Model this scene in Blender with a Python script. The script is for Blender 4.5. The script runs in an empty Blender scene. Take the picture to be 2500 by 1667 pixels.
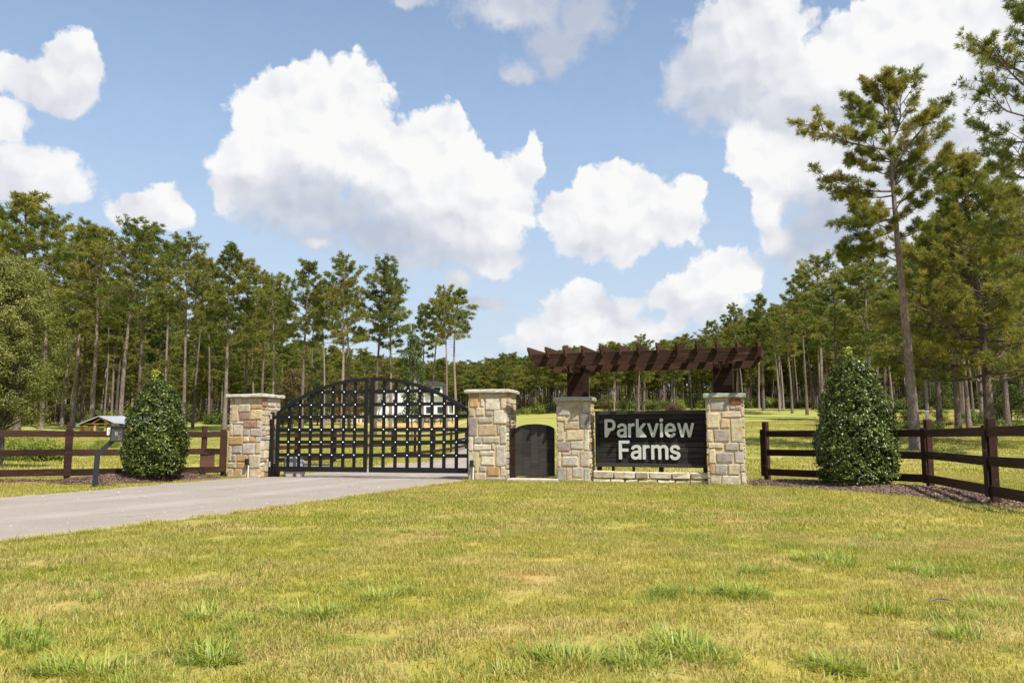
import bpy, math, random
import numpy as np
from mathutils import Vector, Matrix

# ---------------------------------------------------------------- camera, sky, sun, exposure
SC = bpy.context.scene
COL = SC.collection
F_PX, PITCH, EYE = 2014.0, math.atan(235 / 2014.0), 1.05
cam_data = bpy.data.cameras.new("camera")
cam_data.sensor_width = 36.0
cam_data.lens = 36.0 * F_PX / 2500.0
cam_data.clip_start, cam_data.clip_end = 0.1, 3000.0
cam = bpy.data.objects.new("camera", cam_data)
COL.objects.link(cam)
cam.location = (0, 0, EYE)
cam.rotation_euler = (math.radians(90) + PITCH, 0, 0)
SC.camera = cam

SC.view_settings.view_transform = 'Standard'
SC.view_settings.look = 'None'
SC.view_settings.exposure = 0.80
SC.view_settings.gamma = 1.0
SC.view_settings.use_curve_mapping = False
SC.render.engine = 'CYCLES'
SC.cycles.max_bounces = 6
SC.cycles.diffuse_bounces = 3
SC.cycles.glossy_bounces = 2
SC.cycles.transmission_bounces = 3
SC.cycles.transparent_max_bounces = 6
SC.cycles.use_denoising = True
SC.cycles.sample_clamp_indirect = 8.0

SUN_EL = math.radians(56)
SUN_AZ = math.radians(145)              # clockwise from +Y, seen from above
SUN_DIR = Vector((math.sin(SUN_AZ) * math.cos(SUN_EL), math.cos(SUN_AZ) * math.cos(SUN_EL), math.sin(SUN_EL)))
sun_data = bpy.data.lights.new("sun", 'SUN')
sun_data.energy = 4.3
sun_data.angle = math.radians(0.53)
sun_data.color = (1.0, 0.945, 0.86)
sun = bpy.data.objects.new("sun", sun_data)
COL.objects.link(sun)
sun.rotation_euler = (-SUN_DIR).to_track_quat('-Z', 'Y').to_euler()


class NT:
    """Small helper around a node tree."""
    def __init__(self, tree):
        self.t, self.n, self.l = tree, tree.nodes, tree.links

    def add(self, kind, **props):
        nd = self.n.new(kind)
        for k, v in props.items():
            setattr(nd, k, v)
        return nd

    def put(self, sock, v):
        if hasattr(v, 'is_output'):
            self.l.new(v, sock)
        else:
            sock.default_value = v

    def math(self, op, a, b=None, c=None, clamp=False):
        nd = self.add('ShaderNodeMath', operation=op, use_clamp=clamp)
        for i, v in enumerate((a, b, c)):
            if v is not None:
                self.put(nd.inputs[i], v)
        return nd.outputs[0]

    def vmath(self, op, a, b=None):
        nd = self.add('ShaderNodeVectorMath', operation=op)
        self.put(nd.inputs[0], a)
        if b is not None:
            self.put(nd.inputs[3 if op == 'SCALE' else 1], b)
        return nd.outputs[1] if op in ('LENGTH', 'DOT_PRODUCT', 'DISTANCE') else nd.outputs[0]

    def noise(self, vec, scale, detail=2.0, rough=0.5, dims='3D', color=False, distortion=0.0):
        nd = self.add('ShaderNodeTexNoise', noise_dimensions=dims)
        if vec is not None:
            self.l.new(vec, nd.inputs['Vector'])
        nd.inputs['Scale'].default_value = scale
        nd.inputs['Detail'].default_value = detail
        nd.inputs['Roughness'].default_value = rough
        nd.inputs['Distortion'].default_value = distortion
        return nd.outputs['Color' if color else 'Fac']

    def ramp(self, fac, stops):
        nd = self.add('ShaderNodeValToRGB')
        el = nd.color_ramp.elements
        while len(el) < len(stops):
            el.new(0.5)
        for e, (p, c) in zip(el, stops):
            e.position = p
            e.color = (*c, 1) if len(c) == 3 else c
        self.l.new(fac, nd.inputs[0])
        return nd.outputs[0]

    def mix(self, fac, a, b, blend='MIX'):
        nd = self.add('ShaderNodeMix', data_type='RGBA', blend_type=blend)
        self.put(nd.inputs[0], fac)
        for i, v in ((6, a), (7, b)):
            self.put(nd.inputs[i], v if hasattr(v, 'is_output') else (*v, 1))
        return nd.outputs[2]

    def step(self, v, lo, hi, a=0.0, b=1.0):
        nd = self.add('ShaderNodeMapRange', interpolation_type='SMOOTHSTEP')
        self.put(nd.inputs[0], v)
        for i, x in enumerate((lo, hi, a, b)):
            self.put(nd.inputs[i + 1], x)
        return nd.outputs[0]

    def mapping(self, vec, scale=(1, 1, 1), loc=(0, 0, 0)):
        nd = self.add('ShaderNodeMapping')
        self.l.new(vec, nd.inputs[0])
        nd.inputs['Location'].default_value = loc
        nd.inputs['Scale'].default_value = scale
        return nd.outputs[0]


def pix_dir(px, py):
    x, y = (px - 1250) / F_PX, (833.5 - py) / F_PX
    return (x, math.cos(PITCH) - y * math.sin(PITCH), math.sin(PITCH) + y * math.cos(PITCH))


# sky: physical sky with fair-weather cumulus, laid out by compass bearing and height above the horizon
world = bpy.data.worlds.new("World")
SC.world = world
world.use_nodes = True
W = NT(world.node_tree)
W.n.clear()
sky = W.add('ShaderNodeTexSky', sky_type='NISHITA', sun_disc=False)
sky.sun_elevation, sky.sun_rotation = SUN_EL, SUN_AZ
sky.altitude, sky.air_density, sky.dust_density, sky.ozone_density = 0.0, 1.0, 0.35, 1.0
SKY_STRENGTH = 0.098

CLOUDS = [  # x, y, radius x, radius y (2352 px wide picture), brightness
    (825,190,62,60,1),(660,212,82,66,1),(740,212,90,72,1),(605,250,60,62,1),(836,255,56,74,1),(700,300,150,110,1),(598,330,62,82,1),
    (525,372,46,58,.97),(508,440,32,52,.95),(850,345,150,110,1),(1012,310,78,76,1),(1064,352,52,60,1),(960,365,120,92,1),(1090,430,100,82,1),
    (1000,450,150,92,.98),(1224,365,26,62,1),(1182,412,46,58,1),(1165,478,44,66,.95),(690,430,140,84,.80),(770,490,170,80,.66),(900,545,200,60,.62),
    (1015,520,150,70,.90),(1120,520,90,72,.95),(1000,592,180,40,.68),(1150,602,62,34,.93),(735,560,34,18,.93),(575,445,70,52,.88),(650,485,90,60,.66),
    (165,118,46,40,.95),(190,160,42,64,.92),(130,190,72,40,.9),(60,190,62,42,.9),(8,165,28,36,.97),(15,270,52,42,.95),(60,388,112,60,.92),
    (20,420,110,50,.86),(122,412,60,46,.9),(376,460,54,40,.97),(340,490,70,38,.95),(308,506,48,30,.93),(402,492,40,34,.93),
    (1190,22,210,58,.72),(1285,95,120,72,.55),(1345,40,110,60,.6),(1262,150,60,42,.6),(940,4,60,18,.75),(1190,172,52,34,.7),
    (1420,408,56,50,1),(1330,532,74,46,.93),(1385,515,80,60,.96),(1545,462,50,40,.97),(120,160,50,40,.92),(150,225,60,34,.88),(1372,442,80,56,1),(1304,480,66,52,.98),(1275,508,38,34,.94),(1482,448,56,46,.97),(1440,530,92,62,.94),(1530,512,80,52,.95),
    (1598,434,34,34,1),(1566,488,58,46,.97),(1440,588,42,42,.9),(1340,572,56,36,.86),
    (1650,618,74,52,1),(1702,642,48,46,1),(1578,650,68,50,.97),(1620,702,90,46,.88),(1528,684,46,32,.93),
    (1332,668,56,34,.96),(1310,720,90,50,.95),(1402,724,90,46,.93),(1300,772,120,50,.92),(1460,764,110,46,.9),(1230,792,60,32,.9),
    (1720,40,120,82,.92),(1632,100,84,80,.8),(1580,160,58,62,.76),(1720,150,150,112,.86),(1640,240,112,60,.66),(1558,212,38,50,.76),(1806,86,52,64,.99),
    (1985,112,92,80,1),(2070,50,130,78,1),(2210,60,180,112,1),(2110,170,220,112,.97),(1880,200,140,90,.95),(1950,272,180,60,.82),(2300,210,140,150,.85),
    (1812,262,132,60,.76),(1740,322,70,46,1),(1702,352,44,46,1),(1792,362,90,60,1),(1782,420,66,60,1),(1762,482,38,52,.98),(1784,552,54,40,.96),
    (1900,385,140,100,.92),(1905,505,130,100,.62),(1875,585,110,50,.68),(2050,430,150,150,.82),(2250,390,150,150,.88),(2160,560,200,90,.85),
    (1860,645,80,30,.76),(2000,650,110,60,.8),(1045,642,34,24,.85),(1110,700,90,26,.7),
]


def build_world():
    tc = W.add('ShaderNodeTexCoord')
    sep = W.add('ShaderNodeSeparateXYZ')
    W.l.new(tc.outputs['Generated'], sep.inputs[0])
    dx, dy, dz = sep.outputs
    az = W.math('MULTIPLY', W.math('ARCTAN2', dx, dy), 57.2958)
    el = W.math('MULTIPLY', W.math('ARCSINE', dz), 57.2958)
    comb = W.add('ShaderNodeCombineXYZ')
    W.l.new(az, comb.inputs[0]); W.l.new(el, comb.inputs[1])
    p0 = comb.outputs[0]
    # cauliflower edges: warp the bearings with turbulence
    w1 = W.noise(p0, 0.2, 3.0, 0.5, '2D', True)
    w1 = W.vmath('SCALE', W.vmath('SUBTRACT', w1, (0.5, 0.5, 0.5)), 1.2)
    p1 = W.vmath('ADD', p0, w1)
    w2 = W.noise(p1, 0.8, 6.0, 0.62, '2D', True)
    w2 = W.vmath('SCALE', W.vmath('SUBTRACT', w2, (0.5, 0.5, 0.5)), 0.85)
    p = W.vmath('ADD', p1, w2)
    sp = W.add('ShaderNodeSeparateXYZ')
    W.l.new(p, sp.inputs[0])
    K = 5.0
    tot, shade = 1e-4, 0.9e-4
    for cx, cy, rx, ry, s in CLOUDS:
        d = Vector(pix_dir(cx * 1.063, cy * 1.063)).normalized()
        a0, e0 = math.degrees(math.atan2(d.x, d.y)), math.degrees(math.asin(d.z))
        q = 1.063 / F_PX * 57.2958 * math.cos(math.radians(e0 - 6.6)) * 1.04
        sx, sy = 1 / (rx * q), 1 / (ry * q)
        cb = W.add('ShaderNodeCombineXYZ')      # the third axis only keeps the clouds in one chain
        W.l.new(sp.outputs[0], cb.inputs[0]); W.l.new(sp.outputs[1], cb.inputs[1]); W.put(cb.inputs[2], tot)
        v = W.mapping(cb.outputs[0], (sx, sy, 1e-9), (-a0 * sx, -e0 * sy, 0))
        e = W.math('EXPONENT', W.math('MULTIPLY_ADD', W.vmath('LENGTH', v), -K, K))
        tot, shade = W.math('ADD', e, tot), W.math('MULTIPLY_ADD', e, s, shade)
    dens_in = W.math('DIVIDE', W.math('LOGARITHM', tot, math.e), K)
    shade = W.math('DIVIDE', shade, tot)
    # the same kind of sky goes on all round, outside the part laid out above
    f = W.noise(W.mapping(p, (1.0, 1.35, 1)), 0.055, 6.0, 0.58, '2D')
    dens_out = W.math('MULTIPLY', W.math('SUBTRACT', f, 0.515), 5.0)
    out_az = W.step(W.math('ABSOLUTE', az), 33.0, 41.0)
    out_el = W.step(el, 31.0, 38.0)
    outside = W.math('MAXIMUM', out_az, out_el)
    # thin the far-round pattern near the zenith where bearings pinch
    mixn = W.add('ShaderNodeMix', data_type='FLOAT')
    W.l.new(outside, mixn.inputs[0]); W.l.new(dens_in, mixn.inputs[2]); W.l.new(dens_out, mixn.inputs[3])
    dens = mixn.outputs[0]
    for vs, amp in ((0.50, 0.42), (1.15, 0.22), (2.6, 0.09)):          # billows
        vo = W.add('ShaderNodeTexVoronoi', voronoi_dimensions='2D', feature='SMOOTH_F1')
        W.l.new(p, vo.inputs['Vector'])
        vo.inputs['Scale'].default_value = vs
        vo.inputs['Smoothness'].default_value = 0.25
        dens = W.math('ADD', dens, W.math('MULTIPLY', W.math('SUBTRACT', 0.42, vo.outputs['Distance']), amp))
    # edge softness varies: crisp on bright tops, ragged on grey bases
    soft = W.step(shade, 0.6, 1.0, 0.75, 0.21)
    shade = W.math('SUBTRACT', 1.0, W.math('MULTIPLY', W.math('SUBTRACT', 1.0, shade), 1.55))
    dens = W.math('SUBTRACT', dens, 0.045)
    rag = W.noise(p0, 0.75, 8.0, 0.66, '2D')
    dens = W.math('ADD', dens, W.math('MULTIPLY', W.math('SUBTRACT', rag, 0.5), W.step(shade, 0.5, 1.0, 0.70, 0.42)))
    alpha = W.step(dens, -0.04, soft)
    wisp = W.noise(p0, 0.5, 6.0, 0.65, '2D')
    alpha = W.math('MULTIPLY', alpha, W.math('ADD', W.step(shade, 0.6, 0.95, 0.9, 0.97), 0.03))
    haze = W.math('MULTIPLY', W.step(wisp, 0.3, 0.8), W.step(el, 30.0, 2.0, 0.06, 0.5))
    # relief inside the cloud: brighter where the billow faces the sun, greyer below
    relief = None
    for ns, off, amp in ((0.3, (0.5, 1.0, 0), 0.6), (0.8, (0.22, 0.42, 0), 0.16)):
        d1 = W.noise(p, ns, 2.0, 0.45, '2D')
        d2 = W.noise(W.vmath('ADD', p, off), ns, 2.0, 0.45, '2D')
        dd = W.math('MULTIPLY', W.math('SUBTRACT', d1, d2), amp)
        relief = dd if relief is None else W.math('ADD', relief, dd)
    lit = W.math('ADD', shade, W.math('MULTIPLY', relief, 1.0))
    lit = W.math('ADD', lit, W.step(dens, 0.0, 0.35, 0.04, 0.0), clamp=True)
    cloud = W.ramp(lit, [(0.40, (0.30, 0.328, 0.393)), (0.70, (0.402, 0.415, 0.45)), (0.88, (0.490, 0.497, 0.515)), (1.0, (0.552, 0.552, 0.549))])
    bg_sky = W.add('ShaderNodeBackground')
    W.l.new(sky.outputs[0], bg_sky.inputs[0]); bg_sky.inputs[1].default_value = SKY_STRENGTH
    bg_hz = W.add('ShaderNodeBackground')               # thin summer haze
    W.l.new(W.ramp(W.step(el, 2.0, 24.0), [(0.0, (0.352, 0.403, 0.462)), (1.0, (0.290, 0.380, 0.500))]), bg_hz.inputs[0])
    bg_cl = W.add('ShaderNodeBackground')
    W.l.new(cloud, bg_cl.inputs[0])
    m0 = W.add('ShaderNodeMixShader')
    W.l.new(W.math('MULTIPLY_ADD', haze, 0.35, W.step(el, 34.0, 3.0, 0.2, 0.78), clamp=True), m0.inputs[0])
    W.l.new(bg_sky.outputs[0], m0.inputs[1]); W.l.new(bg_hz.outputs[0], m0.inputs[2])
    mx = W.add('ShaderNodeMixShader')
    W.l.new(W.math('MULTIPLY', alpha, W.step(el, -1.5, 0.0)), mx.inputs[0])
    W.l.new(m0.outputs[0], mx.inputs[1]); W.l.new(bg_cl.outputs[0], mx.inputs[2])
    out = W.add('ShaderNodeOutputWorld')
    W.l.new(mx.outputs[0], out.inputs[0])


build_world()
world.cycles.sampling_method = 'NONE'

# ---------------------------------------------------------------- helpers
RNG = random.Random(7)
NPR = np.random.default_rng(11)


def at(px, py, Y):
    """Point on the sight line through a pixel of the 2500 px wide picture at distance Y ahead."""
    d = pix_dir(px, py)
    t = Y / d[1]
    return Vector((d[0] * t, Y, EYE + d[2] * t))


def terrain(x, y):
    """Height of the ground: level round the entrance, then a long slope up to the woods."""
    x, y = np.asarray(x, float), np.asarray(y, float)
    b = np.clip(x / np.maximum(y, 20.0), -0.6, 0.6)
    start = np.interp(b, [-0.5, -0.1, 0.0, 0.25], [36, 42, 34, 19])
    k = np.interp(b, [-0.5, -0.1, 0.0, 0.25], [0.043, 0.041, 0.046, 0.052])
    d = np.maximum(y - start, 0)
    wr = 20.0
    h = np.where(d < wr, k * d * d / (2 * wr), k * (d - wr / 2))
    far = np.clip((y - 50) / 60, 0, 1)
    h = h + far * (0.35 * np.sin(x * 0.051 + 1.0) * np.sin(y * 0.043) + 0.2 * np.sin(x * 0.13) * np.cos(y * 0.11 + 0.5))
    return h


def gz(x, y):
    return float(terrain(x, y))


def ground_hit(px, py):
    d = pix_dir(px, py)
    t = 2.0
    while t < 600:
        x, y, z = d[0] * t, d[1] * t, EYE + d[2] * t
        if z <= gz(x, y):
            return Vector((x, y, gz(x, y)))
        t += 0.1
    return Vector((d[0] * t, d[1] * t, gz(d[0] * t, d[1] * t)))


def mesh_np(name, verts, tris, attr=None):
    """Mesh from an (n,3) array of vertices and an (m,3) or (m,4) array of faces."""
    verts, tris = np.asarray(verts, np.float32), np.asarray(tris, np.int32)
    me = bpy.data.meshes.new(name)
    n, k = tris.shape
    me.vertices.add(len(verts)); me.vertices.foreach_set('co', verts.ravel())
    me.loops.add(n * k); me.loops.foreach_set('vertex_index', tris.ravel())
    me.polygons.add(n)
    me.polygons.foreach_set('loop_start', np.arange(0, n * k, k, dtype=np.int32))
    me.polygons.foreach_set('loop_total', np.full(n, k, dtype=np.int32))
    if attr is not None:
        a = me.attributes.new('tint', 'FLOAT', 'POINT')
        a.data.foreach_set('value', np.asarray(attr, np.float32))
    me.update(calc_edges=True)
    return me


def mesh_py(name, verts, faces, smooth=False):
    me = bpy.data.meshes.new(name)
    me.from_pydata([tuple(v) for v in verts], [], faces)
    if smooth:
        me.polygons.foreach_set('use_smooth', [True] * len(me.polygons))
    me.update()
    return me


def link(name, me, loc=(0, 0, 0), mat=None, parent=None, rot=None, scale=None, color=None):
    o = bpy.data.objects.new(name, me)
    COL.objects.link(o)
    if mat is not None and me is not None and not me.materials:
        me.materials.append(mat)
    if parent is not None:
        o.parent = parent
    o.location = loc
    if rot is not None:
        o.rotation_euler = rot if not isinstance(rot, Matrix) else rot.to_euler()
    if scale is not None:
        o.scale = scale if hasattr(scale, '__len__') else (scale,) * 3
    if color is not None:
        o.color = (*color, 1)
    return o


def tag(o, label=None, cat=None, group=None, kind=None):
    for k, v in (('label', label), ('category', cat), ('group', group), ('kind', kind)):
        if v:
            o[k] = v
    return o


def thing(name, label, cat, loc=(0, 0, 0), rotz=0.0, group=None):
    o = link(name, None, loc)
    o.rotation_euler = (0, 0, rotz)
    return tag(o, label, cat, group)


_boxes = {}


def box_mesh(lx, ly, lz, bev=0.006, mat=None):
    """Box with chamfered edges, centred on the origin; alike boxes share their mesh."""
    key = (round(lx, 3), round(ly, 3), round(lz, 3), round(bev, 4), mat.name if mat else '')
    if key in _boxes:
        return _boxes[key]
    h = (lx / 2, ly / 2, lz / 2)
    b = min(bev, *(0.45 * v for v in h))
    vs, idx = [], {}
    for sx in (-1, 1):
        for sy in (-1, 1):
            for sz in (-1, 1):
                for a in range(3):
                    p = [sx * (h[0] - b), sy * (h[1] - b), sz * (h[2] - b)]
                    s = (sx, sy, sz)
                    p[a] = s[a] * h[a]
                    idx[(sx, sy, sz, a)] = len(vs)
                    vs.append(p)
    fs = []
    for a in range(3):
        u, v = (a + 1) % 3, (a + 2) % 3
        for s in (-1, 1):
            q = []
            for su, sv in ((-1, -1), (1, -1), (1, 1), (-1, 1)):
                c = [0, 0, 0]; c[a], c[u], c[v] = s, su, sv
                q.append(idx[(*c, a)])
            fs.append(q if s > 0 else q[::-1])
        for su in (-1, 1):                                   # edges along a
            for sv in (-1, 1):
                c0, c1 = [0, 0, 0], [0, 0, 0]
                c0[a], c1[a] = -1, 1
                c0[u] = c1[u] = su; c0[v] = c1[v] = sv
                q = [idx[(*c0, u)], idx[(*c1, u)], idx[(*c1, v)], idx[(*c0, v)]]
                fs.append(q if su * sv > 0 else q[::-1])
    for sx in (-1, 1):
        for sy in (-1, 1):
            for sz in (-1, 1):
                q = [idx[(sx, sy, sz, a)] for a in range(3)]
                fs.append(q if sx * sy * sz > 0 else q[::-1])
    me = mesh_py('block', vs, fs)
    if mat:
        me.materials.append(mat)
    _boxes[key] = me
    return me


def box(name, lx, ly, lz, loc, mat, parent=None, rot=None, bev=0.006):
    return link(name, box_mesh(lx, ly, lz, bev, mat), loc, None, parent, rot)


def beam(name, p0, p1, w, h, mat, parent=None, bev=0.006, origin=Vector((0, 0, 0)), roll=0.0):
    """Straight timber from p0 to p1: local X runs along it, w across (level), h upright."""
    p0, p1 = Vector(p0), Vector(p1)
    d = p1 - p0
    x = d.normalized()
    up = Vector((0, 0, 1)) if abs(x.z) < 0.95 else Vector((0, 1, 0))
    y = up.cross(x).normalized()
    z = x.cross(y)
    M = Matrix((x, y, z)).transposed() @ Matrix.Rotation(roll, 3, 'X')
    return box(name, d.length, w, h, (p0 + p1) / 2 - origin, mat, parent, M, bev)


def tube_np(pts, radii, sides=8, cap=False):
    """Tapered tube through points; returns verts and quads."""
    pts, radii = np.asarray(pts, float), np.asarray(radii, float)
    n = len(pts)
    tang = np.gradient(pts, axis=0)
    tang /= np.linalg.norm(tang, axis=1)[:, None] + 1e-9
    ref = np.where(np.abs(tang[:, 2:3]) > 0.9, [[1.0, 0, 0]], [[0, 0, 1.0]])
    u = np.cross(ref, tang); u /= np.linalg.norm(u, axis=1)[:, None] + 1e-9
    v = np.cross(tang, u)
    a = np.linspace(0, 2 * np.pi, sides, endpoint=False)
    ring = u[:, None, :] * np.cos(a)[None, :, None] + v[:, None, :] * np.sin(a)[None, :, None]
    vs = (pts[:, None, :] + ring * radii[:, None, None]).reshape(-1, 3)
    i = np.arange(n - 1)[:, None] * sides
    j = np.arange(sides)[None, :]
    k = (j + 1) % sides
    q = np.stack([i + j, i + k, i + sides + k, i + sides + j], -1).reshape(-1, 4)
    return vs, q


class Bag:
    """Collects triangles and quads (as triangles) into one mesh."""
    def __init__(self):
        self.v, self.f, self.a, self.n = [], [], [], 0

    def add(self, v, f, a=None):
        v, f = np.asarray(v, float), np.asarray(f, int)
        if f.shape[1] == 4:
            f = np.concatenate([f[:, [0, 1, 2]], f[:, [0, 2, 3]]])
        self.v.append(v); self.f.append(f + self.n)
        self.a.append(np.full(len(v), 0.5) if a is None else np.asarray(a, float))
        self.n += len(v)

    def mesh(self, name, attr=True):
        return mesh_np(name, np.concatenate(self.v), np.concatenate(self.f), np.concatenate(self.a) if attr else None)


# ---------------------------------------------------------------- materials
def new_mat(name, rough=0.8, spec=0.5):
    m = bpy.data.materials.new(name)
    m.use_nodes = True
    t = NT(m.node_tree)
    b = t.n['Principled BSDF']
    b.inputs['Roughness'].default_value = rough
    b.inputs['Specular IOR Level'].default_value = spec
    return m, t, b


def bump(t, b, height, strength=0.4, dist=0.01):
    nd = t.add('ShaderNodeBump')
    nd.inputs['Strength'].default_value = strength
    nd.inputs['Distance'].default_value = dist
    t.l.new(height, nd.inputs['Height'])
    t.l.new(nd.outputs[0], b.inputs['Normal'])


def coord(t, which='Object'):
    return t.add('ShaderNodeTexCoord').outputs[which]


def wpos(t):
    return t.add('ShaderNodeNewGeometry').outputs['Position']


def orand(t):
    return t.add('ShaderNodeObjectInfo').outputs['Random']


def plain(name, col, rough=0.7, metal=0.0, vary=0.1, scale=6.0, spec=0.5, bmp=0.0):
    m, t, b = new_mat(name, rough, spec)
    n = t.noise(coord(t), scale, 5.0, 0.6)
    lo = tuple(c * (1 - vary * 1.5) for c in col); hi = tuple(min(1, c * (1 + vary * 1.5)) for c in col)
    t.l.new(t.ramp(n, [(0.25, lo), (0.75, hi)]), b.inputs['Base Color'])
    b.inputs['Metallic'].default_value = metal
    if bmp:
        bump(t, b, n, bmp)
    return m


def wood(name, dark, light, rough=0.75, worn=None, spec=0.3):
    """Stained sawn timber, grain along local X."""
    m, t, b = new_mat(name, rough, spec)
    oc = coord(t)
    cb = t.add('ShaderNodeCombineXYZ')
    r = orand(t)
    t.l.new(t.math('MULTIPLY', r, 37.0), cb.inputs[0]); t.l.new(t.math('MULTIPLY', r, 11.0), cb.inputs[1])
    v = t.vmath('ADD', oc, cb.outputs[0])
    g = t.noise(t.mapping(v, (1.3, 26, 26)), 1.6, 5.0, 0.62, distortion=0.3)
    big = t.noise(t.mapping(v, (0.9, 3, 3)), 1.0, 3.0, 0.5)
    f = t.math('MULTIPLY_ADD', g, 0.62, t.math('MULTIPLY', big, 0.38))
    f = t.math('ADD', f, t.math('MULTIPLY_ADD', r, 0.30, -0.15))
    c = t.ramp(f, [(0.34, dark), (0.64, light)])
    if worn:
        k = t.step(t.noise(t.mapping(v, (0.7, 9, 9)), 1.7, 5.0, 0.7), 0.56, 0.74, 0, 0.75)
        c = t.mix(k, c, worn)
    t.l.new(c, b.inputs['Base Color'])
    bump(t, b, g, 0.35, 0.006)
    return m


M = {}
M['fence'] = wood('stained fence wood', (0.015, 0.0063, 0.0042), (0.054, 0.023, 0.0145), 0.7, (0.13, 0.075, 0.055), 0.2)
M['pergola'] = wood('stained pergola wood', (0.024, 0.0118, 0.0072), (0.078, 0.039, 0.0235), 0.85, (0.15, 0.088, 0.055), 0.15)
M['shaded_wood'] = wood('dark stained wood with painted shade', (0.010, 0.005, 0.0035), (0.030, 0.013, 0.008), 0.8, (0.06, 0.03, 0.018), 0.15)  # dark brown stain, deepened to paint in shade on posts and under shed roof
M['black_wood'] = wood('black painted wood', (0.018, 0.0165, 0.016), (0.052, 0.046, 0.043), 0.8, (0.085, 0.072, 0.064), 0.06)
M['raw_wood'] = wood('new yellow timber', (0.36, 0.20, 0.07), (0.52, 0.31, 0.12), 0.7)
M['brown_wood'] = wood('brown boards', (0.07, 0.035, 0.02), (0.14, 0.07, 0.045), 0.8)
M['black_steel'] = plain('black painted steel', (0.0085, 0.0085, 0.0092), 0.42, 0.0, 0.2, 3.0, 0.3)
M['slate_steel'] = plain('slate grey painted steel', (0.016, 0.0185, 0.021), 0.42, 0.0, 0.15, 4.0)
M['panel_steel'] = plain('olive grey keypad face', (0.062, 0.060, 0.048), 0.4, 0.3, 0.15, 4.0)
M['rivet'] = plain('zinc rivets', (0.72, 0.72, 0.70), 0.25, 0.6, 0.05, 4.0)
M['galv'] = plain('galvanised steel', (0.36, 0.365, 0.37), 0.5, 0.15, 0.15, 3.0)
M['white'] = plain('white paint', (0.78, 0.78, 0.76), 0.5, 0.0, 0.04, 2.0)
M['letter'] = plain('pale grey sign paint', (0.47, 0.495, 0.455), 0.45, 0.0, 0.05, 3.0)
M['plastic_black'] = plain('black plastic', (0.01, 0.01, 0.01), 0.5)
M['cap_warm'] = None
M['roof_dark'] = plain('charcoal shingles', (0.055, 0.055, 0.062), 0.85, 0.0, 0.2, 8.0)
M['roof_metal'] = plain('pale metal roof', (0.40, 0.435, 0.48), 0.35, 0.3, 0.05, 1.0)
M['glass_dark'] = plain('dark window glass', (0.02, 0.022, 0.026), 0.12, 0.0, 0.2, 1.0)
M['siding'] = plain('white board siding', (0.80, 0.79, 0.76), 0.6, 0.0, 0.03, 1.0)
M['tractor_blue'] = plain('blue tractor paint', (0.02, 0.16, 0.42), 0.35, 0.0, 0.1, 2.0)
M['rubber'] = plain('tyre rubber', (0.02, 0.02, 0.02), 0.9)
M['red'] = plain('red print', (0.55, 0.06, 0.04), 0.6)
M['ochre'] = plain('yellow sheathing', (0.50, 0.32, 0.07), 0.7, 0.0, 0.15, 3.0)
M['pebble'] = plain('pale pebbles', (0.50, 0.46, 0.40), 0.85, 0.0, 0.25, 0.7)
M['concrete'] = plain('pale concrete', (0.46, 0.42, 0.36), 0.9, 0.0, 0.15, 9.0, 0.3, 0.3)


def stone_mat(name, mortar=False):
    m, t, b = new_mat(name, 0.9, 0.25)
    oc = coord(t)
    info = t.add('ShaderNodeObjectInfo')
    cb = t.add('ShaderNodeCombineXYZ')
    t.l.new(t.math('MULTIPLY', info.outputs['Random'], 53.0), cb.inputs[0])
    t.l.new(t.math('MULTIPLY', info.outputs['Random'], 17.0), cb.inputs[2])
    v = t.vmath('ADD', oc, cb.outputs[0])
    n1 = t.noise(v, 9.0, 6.0, 0.65)
    n2 = t.noise(t.mapping(v, (14, 14, 30)), 1.0, 5.0, 0.6, distortion=0.8)
    n3 = t.noise(v, 3.2, 3.0, 0.5)
    base = info.outputs['Color']
    c = t.mix(t.step(n1, 0.3, 0.72, 0, 0.75), t.mix(1.0, base, (0.70, 0.675, 0.65), 'MULTIPLY'), t.mix(1.0, base, (1.2, 1.17, 1.10), 'MULTIPLY'))
    c = t.mix(t.step(n3, 0.60, 0.70, 0, 0.55), c, (0.44, 0.22, 0.07))         # rust blooms
    c = t.mix(t.step(n2, 0.60, 0.72, 0, 0.5), c, (0.60, 0.54, 0.42))          # buff weathering
    c = t.mix(t.step(n2, 0.42, 0.33, 0, 0.45), c, (0.17, 0.15, 0.14))         # seams
    t.l.new(c, b.inputs['Base Color'])
    bump(t, b, t.math('ADD', t.math('MULTIPLY', n2, 0.7), n1), 0.75, 0.02)
    return m


M['stone'] = stone_mat('field stone')
m_, t_, b_ = new_mat('sandy mortar', 0.95, 0.2)
n_ = t_.noise(coord(t_), 26.0, 5.0, 0.65)
n2_ = t_.noise(coord(t_), 2.5, 3.0, 0.5)
t_.l.new(t_.mix(t_.step(n2_, 0.35, 0.7, 0, 0.6), t_.ramp(n_, [(0.3, (0.43, 0.345, 0.22)), (0.7, (0.60, 0.50, 0.34))]), (0.55, 0.36, 0.19)), b_.inputs['Base Color'])
bump(t_, b_, n_, 0.6, 0.012)
M['mortar'] = m_


def cap_mat(name, lo, hi):
    m, t, b = new_mat(name, 0.9, 0.25)
    v = coord(t)
    n = t.noise(v, 7.0, 6.0, 0.65)
    k = t.noise(t.mapping(v, (6, 6, 40)), 1.0, 4.0, 0.6)
    t.l.new(t.ramp(t.math('MULTIPLY_ADD', n, 0.6, t.math('MULTIPLY', k, 0.4)), [(0.32, lo), (0.66, hi)]), b.inputs['Base Color'])
    bump(t, b, t.math('ADD', n, k), 0.8, 0.02)
    return m


M['cap_warm'] = cap_mat('limestone cap', (0.33, 0.30, 0.24), (0.62, 0.58, 0.49))
M['cap_cool'] = cap_mat('bluestone cap', (0.20, 0.215, 0.175), (0.37, 0.385, 0.33))


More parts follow.
